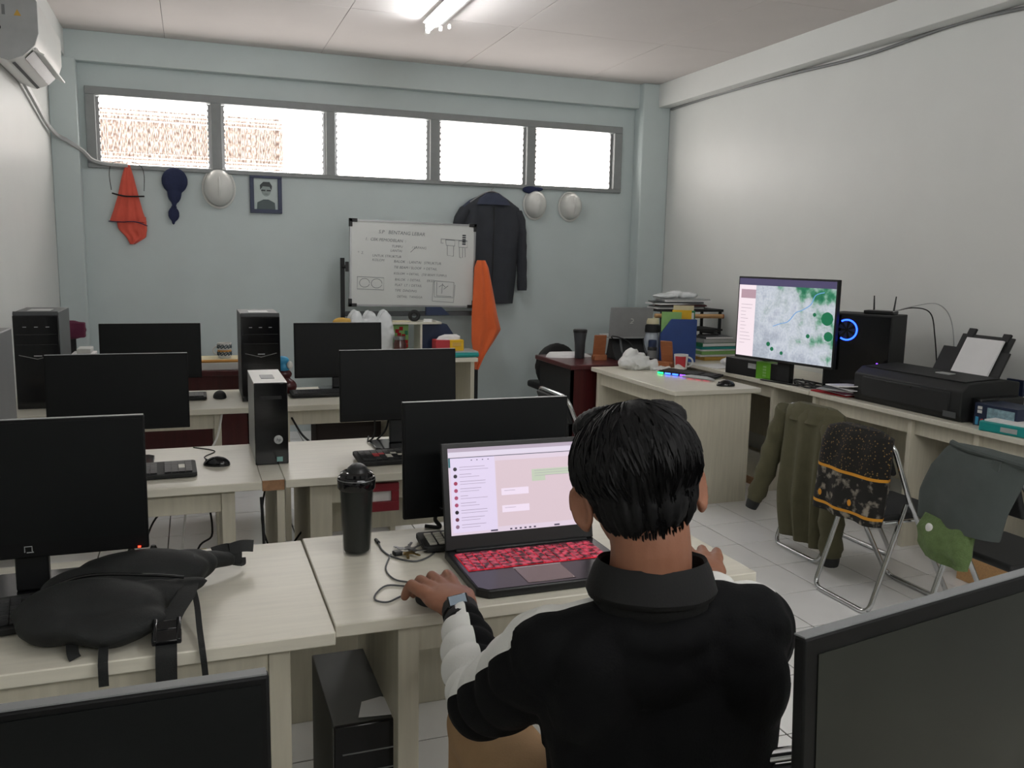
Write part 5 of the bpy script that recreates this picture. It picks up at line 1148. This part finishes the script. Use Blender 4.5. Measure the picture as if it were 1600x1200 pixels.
# ---------------------------------------------------------------- seated person
person = thing('person', 'person seated from behind in a black jacket with white sleeve stripes', 'person', (.69, 1.10, 0))
PB = Vector((.69, 1.10, 0))
def L3(x, y, z): return Vector((x, y, z)) - PB
TH = R(-12)    # body faces slightly right of +y
fwd = Vector((math.sin(-TH), math.cos(TH), 0)); rgt = Vector((math.cos(TH), math.sin(TH), 0))
Lsh, Rsh = L3(.505, 1.185, .930), L3(.835, 1.115, .960)
Lel, Rel = L3(.470, 1.41, .760), L3(1.01, 1.37, .79)
Lwr, Rwr = L3(.514, 1.690, .80), L3(1.13, 1.68, .80)
def chain(mb, pts, rs, n=16, k=5):
    P = spline(pts, k); m_ = len(pts) - 1; out = []
    for i in range(len(P)):
        f = i / (len(P)-1) * m_; a = min(int(f), m_-1); out.append(rs[a]*(1-(f-a)) + rs[a+1]*(f-a))
    mb.tube(P, out, n); mb.ell(P[0], out[0]*.98, nu=14, nv=8); mb.ell(P[-1], out[-1]*.98, nu=14, nv=8); return mb
def seg(mb, a, b, ra, rb, n=12):
    a, b = Vector(a), Vector(b); mb.tube([a, (a+b)/2, b], [ra, (ra+rb)/2, rb], n); mb.ell(a, ra, nu=10, nv=8); mb.ell(b, rb, nu=10, nv=8)
def hand(mb, wr, d, side, curl=1.0, up=Vector((0, 0, 1)), spread=1.0, k_=1.34):
    M0 = mb; mb = MB(); wr0 = wr; wr = Vector((0, 0, 0))
    """wr wrist, d direction of the hand in plane, side=+1 if the thumb is on the right"""
    d = d.normalized(); s = d.cross(up).normalized() * side     # toward the thumb
    u = s.cross(d).normalized() * (1 if side > 0 else -1)
    if u.z < 0: u = -u
    kn = wr + d*.088 + u*.012
    mb.ell(wr + d*.045 + u*.004, (.040, .052, .019), rot=Matrix((s, d, u)).transposed(), nu=16, nv=10)
    for k, off in enumerate((.030, .010, -.010, -.029)):
        seg(mb, wr + s*off*.55 + d*.01, kn + s*off*1.05 - d*(.000, -.004, .003, .012)[k], .0145, .0115)
    for k, (off, l) in enumerate(((.031, .95), (.0105, 1.05), (-.0105, .98), (-.0305, .78))):
        b = kn + s*off*1.08 - d*(.000, -.004, .003, .012)[k]; fd = (d + s*off*4.5*spread).normalized()
        p1 = b + (fd*math.cos(.55*curl) - u*math.sin(.15*curl))*.036*l + u*.006
        p2 = p1 + (fd*math.cos(1.2*curl) - u*math.sin(1.0*curl)).normalized()*.024*l
        p3 = p2 + (fd*math.cos(1.45*curl) - u*math.sin(1.35*curl)).normalized()*.019*l
        seg(mb, b, p1, .0112, .0098); seg(mb, p1, p2, .0098, .0088); seg(mb, p2, p3, .0088, .0078)
    b = wr + s*.026 + d*.022 - u*.004; p1 = b + (d*.88 + s*.48).normalized()*.042; p2 = p1 + (d*.98 + s*.10 - u*.10).normalized()*.032; p3 = p2 + (d*.95 - s*.1 - u*.3).normalized()*.022
    seg(mb, b, p1, .0165, .0125); seg(mb, p1, p2, .0125, .0108); seg(mb, p2, p3, .0108, .009)
    mb.ell(wr, (.026, .03, .019), rot=Matrix((s, d, u)).transposed())
    M0.add([wr0 + Vector(v)*k_ for v in mb.v], mb.f)
body = MB()
Hc = L3(.650, 1.182, 1.192)
roll, pitch, yaw = R(-9), R(-14), R(-14)
HR = Matrix.Rotation(yaw, 3, 'Z') @ Matrix.Rotation(roll, 3, 'Y') @ Matrix.Rotation(pitch, 3, 'X')
def H(x, y, z): return Hc + HR @ Vector((x, y, z))
body.ell(Hc + HR @ Vector((0, -.01, .02)), (.080, .098, .098), rot=HR, nu=24, nv=16)
body.ell(H(0, .030, -.03), (.066, .066, .080), rot=HR); body.ell(H(0, .055, -.085), (.045, .040, .038), rot=HR)
body.ell(H(0, .078, -.113), (.022, .018, .016), rot=HR)
seg(body, H(0, .092, -.005), H(0, .114, -.042), .008, .013); body.ell(H(.010, .104, -.046), .009, nu=10, nv=8); body.ell(H(-.010, .104, -.046), .009, nu=10, nv=8)
body.ell(H(0, .090, .022), (.05, .012, .010), rot=HR)
for s in (-1, 1):
    body.ell(H(s*.045, .068, -.035), (.022, .020, .020), rot=HR)
    ER = HR @ Matrix.Rotation(s*R(-38), 3, 'Z') @ Matrix.Rotation(R(-8), 3, 'X')
    e0 = H(s*.088, -.014, -.016)
    body.tube([e0 + ER @ Vector((s*.010, .018*math.cos(a*PI/8), .031*math.sin(a*PI/8))) for a in range(16)], .0055, 8, closed=True)
    body.ell(e0 + ER @ Vector((s*.004, .002, 0)), (.007, .016, .027), rot=ER); body.ell(e0 + ER @ Vector((s*.006, .004, -.028)), (.007, .010, .012), rot=ER)
nb_ = L3(.660, 1.148, 1.00)
chain(body, [H(0, -.025, -.02), H(0, -.030, -.09), nb_ + Vector((0, 0, .03)), nb_], [.064, .062, .066, .080], n=20)
TR = [(.50, .165, .125, .00), (.60, .16, .11, .0), (.72, .15, .105, .01), (.85, .165, .11, .03), (.93, .165, .10, .045), (.985, .10, .07, .055)]
mid0 = Vector((0, .0, 0))
def torso(mb, rings, n=32):
    vs = []; fs = []
    for z, rx, ry, fo in rings:
        for j in range(n):
            a = 2*PI*j/n; ca, sa = math.cos(a), math.sin(a); p = 2.4
            x = rx*math.copysign(abs(ca)**(2/p), ca); y = ry*math.copysign(abs(sa)**(2/p), sa)
            c = Vector((-.012*(z-.5)/.45, .02, z)) + fwd*fo; vs.append(c + rgt*x + fwd*y)
    for i in range(len(rings)-1):
        for j in range(n): fs.append((i*n+j, i*n+(j+1) % n, (i+1)*n+(j+1) % n, (i+1)*n+j))
    fs.append(tuple(range(n-1, -1, -1))); fs.append(tuple((len(rings)-1)*n+j for j in range(n))); mb.add(vs, fs)
torso(body, TR)
chain(body, [Lsh, (Lsh+Lel)/2, Lel], [.050, .044, .038]); chain(body, [Lel, (Lel+Lwr)/2, Lwr], [.038, .034, .025])
chain(body, [Rsh, (Rsh+Rel)/2, Rel], [.050, .044, .038]); chain(body, [Rel, (Rel+Rwr)/2, Rwr], [.038, .034, .025])
hand(body, Lwr, Vector((-.04, .2, -.006)), 1, curl=.72, spread=1.15)
hand(body, Rwr, L3(1.185, 1.84, .79) - L3(1.13, 1.68, .79), -1, curl=.7, spread=1.2)
LK, RK = L3(.535, 1.60, .575), L3(.86, 1.56, .575); LA, RA = L3(.53, 1.62, .09), L3(.88, 1.58, .09); LHp, RHp = L3(.58, 1.15, .555), L3(.80, 1.11, .555)
for hp, kn_, an in ((LHp, LK, LA), (RHp, RK, RA)):
    chain(body, [hp, (hp+kn_)/2, kn_], [.080, .070, .052]); chain(body, [kn_, (kn_+an)/2, an], [.050, .048, .034]); chain(body, [an - Vector((0, .05, .03)), an + Vector((0, .06, -.045)), an + Vector((0, .15, -.06))], [.032, .036, .026])
remesh(body, 'body', 'skin', person, .0042, 3, fac=.45)
for s in (-1, 1):
    MB().ell(H(s*.030, .083, -.004), (.0125, .008, .007), rot=HR).build('eye', 'eye', person); MB().ell(H(s*.030, .0895, -.004), (.0052, .003, .0052), rot=HR).build('iris', 'iris', person)
    MB().tube([H(s*.046, .086, .014), H(s*.03, .093, .018), H(s*.015, .094, .014)], [.0025, .0035, .0025], 6).build('eyebrow', 'hair', person)
MB().tube([H(-.022, .088, -.074), H(-.008, .097, -.071), H(0, .098, -.072), H(.008, .097, -.071), H(.022, .088, -.074)], [.002, .005, .005, .005, .002], 8).build('mouth', 'skind', person)
# hair: cap of hair plus strands
hb_m = MB()
hb_m.ell(H(0, -.022, .036), (.099, .108, .096), rot=HR, nu=28, nv=18)
hb_m.ell(H(0, -.048, -.012), (.080, .066, .072), rot=HR, nu=24, nv=14)
hb_m.ell(H(0, -.050, -.045), (.060, .046, .046), rot=HR); hb_m.ell(H(.045, -.01, .100), (.05, .06, .03), rot=HR); hb_m.ell(H(-.03, .02, .105), (.055, .06, .03), rot=HR)
for s in (-1, 1): hb_m.ell(H(s*.070, -.012, .022), (.024, .052, .052), rot=HR)
def strandy(me):
    Hi = HR.inverted()
    for v in me.vertices:
        q = Hi @ (v.co - Hc); a = math.atan2(q.x, q.y + .02); 
        n_ = noise.noise(Vector((a*9, q.z*7, 3))) * .006 + noise.noise(Vector((a*24, q.z*9, 7))) * .0028
        r = (v.co - Hc).normalized(); v.co += r * n_
    # cut the face side free of hair
o = remesh(hb_m, 'hair', 'hair', person, .005, 2, post=strandy)
# remove hair in front of the hairline
me = o.data; bm = bmesh.new(); bm.from_mesh(me); Hi = HR.inverted()
def inface(co):
    q = Hi @ (co - Hc); return (q.y > .035 and q.z < .055 + .25*(q.y-.035) and abs(q.x) < .2) or (q.z < .0 and q.y > .012)
dl = [f for f in bm.faces if inface(f.calc_center_median())]
bmesh.ops.delete(bm, geom=dl, context='FACES'); bm.to_mesh(me); bm.free()
sm_ = MB(); rs_ = random.Random(5); crown = Vector((.012, -.03, .10))
for k in range(1100):
    th = rs_.uniform(0, 2*PI); ph = rs_.uniform(.05, 1.75) ; ln_ = rs_.uniform(.35, .75)
    pts = []
    for i in range(5):
        p_ = ph + ln_*i/4; sway = .15*math.sin(k)*i/4
        q = Vector((.101*math.sin(p_)*math.cos(th+sway), -.022 + .110*math.sin(p_)*math.sin(th+sway), .036 + .098*math.cos(p_)))
        if q.z < .01:   # follow the narrowing back of the head
            f = min(1, (.01 - q.z)/.09); q.x *= 1 - .42*f; q.y *= 1 - .10*f
        q *= 1 + .012*rs_.random() + (.035 if k % 9 == 0 else 0)*(i/4)
        pts.append(q)
    if any((p.y > .05 and p.z < .06) or p.z < -.060 for p in pts): continue
    sm_.tube([H(*p) for p in pts], [.0022, .0026, .0024, .0016, .0004], 3)
# short strands hanging at the nape
for k in range(260):
    a = rs_.uniform(R(200), R(340)); z_ = rs_.uniform(-.01, -.066); f_ = (-z_-.01)/.056; rr = .078 - .030*f_; p0 = Vector((rr*math.cos(a), -.050 + (.064 - .018*f_)*math.sin(a), z_))
    p1 = p0 + Vector((0, .003, -.008)); p2 = p0 + Vector((0, .007, -.014)); sm_.tube([H(*(p*1.01)) for p in (p0, p1, p2)], [.002, .0018, .0003], 3)
sm_.build('hair_strands', 'hair', person, kind='stuff', fix=False)

# jacket
def stripe_mat():
    m = bpy.data.materials.new('jacket_cloth'); m.use_nodes = True; tr = m.node_tree; p = tr.nodes['Principled BSDF']; p.inputs['Roughness'].default_value = .9; p.inputs['Specular IOR Level'].default_value = .2
    a = tr.nodes.new('ShaderNodeAttribute'); a.attribute_name = 'stripe'
    g = tr.nodes.new('ShaderNodeMath'); g.operation = 'GREATER_THAN'; g.inputs[1].default_value = 0; tr.links.new(a.outputs['Fac'], g.inputs[0])
    mx = tr.nodes.new('ShaderNodeMix'); mx.data_type = 'RGBA'; mx.inputs['A'].default_value = lin('08090b'); mx.inputs['B'].default_value = lin('e2e2de'); tr.links.new(g.outputs[0], mx.inputs['Factor']); tr.links.new(mx.outputs['Result'], p.inputs['Base Color'])
    tc = tr.nodes.new('ShaderNodeTexCoord'); n = tr.nodes.new('ShaderNodeTexNoise'); n.inputs['Scale'].default_value = 250; b = tr.nodes.new('ShaderNodeBump'); b.inputs['Strength'].default_value = .12; b.inputs['Distance'].default_value = .01
    tr.links.new(tc.outputs['Object'], n.inputs['Vector']); tr.links.new(n.outputs['Fac'], b.inputs['Height']); tr.links.new(b.outputs[0], p.inputs['Normal'])
    return m
M['jacket'] = stripe_mat()
jk = MB()
torso(jk, [(.50, .185, .145, .0), (.56, .185, .14, .0), (.66, .180, .135, .005), (.76, .185, .135, .02), (.85, .20, .138, .035), (.92, .205, .128, .05), (.965, .17, .10, .05), (.998, .115, .09, .035), (1.022, .088, .078, .02)])
jk.ell(nb_ + Vector((0, -.010, -.018)), (.118, .104, .058)); jk.ell(nb_ + Vector((0, -.03, -.07)), (.15, .09, .07))
Lsj, Rsj = Lsh + Vector((.012, -.0, .0)), Rsh + Vector((-.012, 0, 0))
LC, RC_ = nb_ + Vector((-.055, .0, -.022)), nb_ + Vector((.06, -.012, -.0))
LEJ, REJ = Lel + Vector((.0, -.02, -.012)), Rel + Vector((0, -.01, -.01))
LE2, RE2 = Lwr + (Lel-Lwr)*.20, Rwr + (Rel-Rwr)*.2
chain(jk, [LC, Lsj], [.055, .072]); chain(jk, [RC_, Rsj], [.055, .072])
chain(jk, [Lsj, Lsj*.5+LEJ*.5, LEJ], [.076, .074, .064], n=24); chain(jk, [LEJ, LEJ*.5+LE2*.5, LE2], [.062, .058, .040], n=24)
chain(jk, [Rsj, Rsj*.5+REJ*.5, REJ], [.078, .074, .066], n=24); chain(jk, [REJ, REJ*.5+RE2*.5, RE2], [.062, .056, .038], n=24)
jk.ell(L3(.56, 1.12, .90), (.08, .08, .10)); jk.ell(L3(.79, 1.08, .90), (.08, .08, .10))
def closest(p, a, b):
    ab = b - a; t_ = max(0, min(1, (p-a).dot(ab)/ab.length_squared)); return t_, a + ab*t_
ARM = {'L': [(LC, Lsj), (Lsj, LEJ), (LEJ, LE2)], 'R': [(RC_, Rsj), (Rsj, REJ), (REJ, RE2)]}
DIRS = {'L': [Vector((0, .80, .6)), Vector((-.35, .85, .50)), Vector((-.82, 0, .57))], 'R': [Vector((.0, .8, .6)), Vector((.15, .9, .45)), Vector((.7, 0, .7))]}
def wrinkle(me):
    me.calc_loop_triangles(); nrm = [v.normal.copy() for v in me.vertices]; vals = []
    for v in me.vertices:
        best = None
        for sd in 'LR':
            for i, (a, b) in enumerate(ARM[sd]):
                t_, q = closest(v.co, a, b); d_ = (v.co - q).length
                if best is None or d_ < best[0]: best = (d_, sd, i, t_, q, (b-a).normalized(), (b-a).length)
        d_, sd, i, t_, q, ax, ll = best; rad = (v.co - q); rad = rad - ax*rad.dot(ax); dr = DIRS[sd][i]; dr = (dr - ax*dr.dot(ax)).normalized()
        cosv = rad.normalized().dot(dr) if rad.length > 1e-6 else 0
        lim = (.62, .50, .55)[i]; s_ = cosv - lim
        if d_ > .11: s_ = -1
        vals.append(s_)
        amp = 0
        if i == 1: amp = .5 + .5*t_ if d_ < .11 else 0
        if i == 2: amp = 1.0
        if i == 0: amp = .35
        per = 0.0
        if i == 2 or i == 1:
            side_ = rad.normalized().dot(ax.cross(dr)) if rad.length > 1e-6 else 0
            ph = (t_*ll)*(105 if i == 2 else 80) + 2.6*noise.noise(v.co*8) + 1.6*side_
            per = (1 - abs(math.sin(ph*.5)))**1.1 * -.0125 * amp * (.6 + .6*max(0, cosv)) + .006*amp
        base_ = noise.noise(v.co*11)*.006 + noise.noise(v.co*26)*.0025
        # upper back folds that fan out from the shoulder
        v.co += nrm[v.index] * (per + base_)
    at = me.attributes.new('stripe', 'FLOAT', 'POINT'); at.data.foreach_set('value', vals)
remesh(jk, 'jacket', 'jacket', person, .0062, 6, post=wrinkle)
# collar, cuffs, zip pull
cl = MB(); n = 36; vs = []; fs = []
ring = [(.090, .074, -.010, 0), (.086, .072, .020, .0), (.082, .068, .064, 0), (.086, .071, .069, 0), (.094, .079, .054, .0), (.104, .090, .022, 0), (.100, .086, .012, 0)]
for rx, ry, z_, _ in ring:
    for j in range(n + 1):
        a = R(90 + 14) + (2*PI - R(28)) * j / n
        back = .5 - .5*math.sin(a)
        vs.append(nb_ + Vector((0, -.008, .012)) + rgt*rx*math.cos(a) + fwd*(ry*math.sin(a)) + Vector((0, 0, z_ + .012*back + noise.noise(Vector((a*2, z_*10, 0)))*.004)))
for i in range(len(ring)-1):
    for j in range(n): fs.append((i*(n+1)+j, i*(n+1)+j+1, (i+1)*(n+1)+j+1, (i+1)*(n+1)+j))
cl.add(vs, fs); o = cl.build('collar', mat('black_jacket_cloth', '08090a', .85, bump=.1, bs=250), person); s = o.modifiers.new('s', 'SOLIDIFY'); s.thickness = .004
for a, b in ((LE2, Lwr), (RE2, Rwr)):
    d_ = (b-a).normalized(); MB().tube([a - d_*.01, a + d_*.012, a + d_*.024], [.042, .040, .034], 20).build('cuff', MATS['black_jacket_cloth'], person)
# trousers
tr_ = MB()
for hp, kn_, an in ((LHp, LK, LA), (RHp, RK, RA)):
    chain(tr_, [hp, (hp+kn_)/2, kn_ + Vector((0, .01, 0))], [.100, .090, .072]); chain(tr_, [kn_, (kn_+an)/2, an + Vector((0, 0, .03))], [.068, .062, .052])
tr_.ell(Vector((0, 0, .545)), (.18, .15, .09))
remesh(tr_, 'trousers', 'khaki', person, .009, 4, post=lambda me: [setattr(v, 'co', v.co + Vector((0, 0, noise.noise(v.co*12)*.006))) for v in me.vertices])
for an in (LA, RA):
    m = MB(); m.ell(an + Vector((0, .05, -.055)), (.042, .13, .030)); m.ell(an + Vector((0, -.02, -.02)), (.040, .055, .045)); remesh(m, 'shoe', 'blk', person, .007, 3)
# watch
d_ = (Lwr - Lel).normalized(); c_ = Lwr - d_*.012
s_ = d_.cross(Vector((0, 0, 1))).normalized(); u_ = s_.cross(d_).normalized()
def wring(a, r): return c_ + s_*math.cos(a)*r*1.12 + u_*math.sin(a)*r*.95
vs = []; fs = []; n = 28
for w0, r0 in ((-.015, .0305), (-.015, .035), (.015, .035), (.015, .0305)):
    for j in range(n): vs.append(wring(2*PI*j/n, r0) + d_*w0)
for i in range(4):
    for j in range(n): fs.append((i*n+j, i*n+(j+1) % n, ((i+1) % 4)*n+(j+1) % n, ((i+1) % 4)*n+j))
w_o = MB().add(vs, fs).build('watch_band', 'blkm', None); w_o.location = PB
tag(w_o, 'black wristwatch with a grey display on the left wrist', 'watch')
m = MB(); n_ = (u_*.90 - s_*.20 - d_*.25).normalized(); e2 = (d_ - n_*d_.dot(n_)).normalized(); e1 = n_.cross(e2).normalized(); m.T = Matrix.Translation(c_ + n_*.034) @ Matrix((e1, e2, n_)).transposed().to_4x4()
m.box(-.022, .022, -.016, .016, -.004, .005); w2 = m.build('watch_case', 'blkg', w_o, bevel=.003)
m.v = []; m.f = []; m.mi = []; m.box(-.018, .018, -.0125, .0125, .005, .0056); m.build('display', mat('watch_display', '76828c', .25, emit='76828c', es=.15), w_o)
w_o.name = 'wristwatch'
rp = Lwr + (L3(.475, 1.90, .79) - L3(.515, 1.715, .79)).normalized()*.107
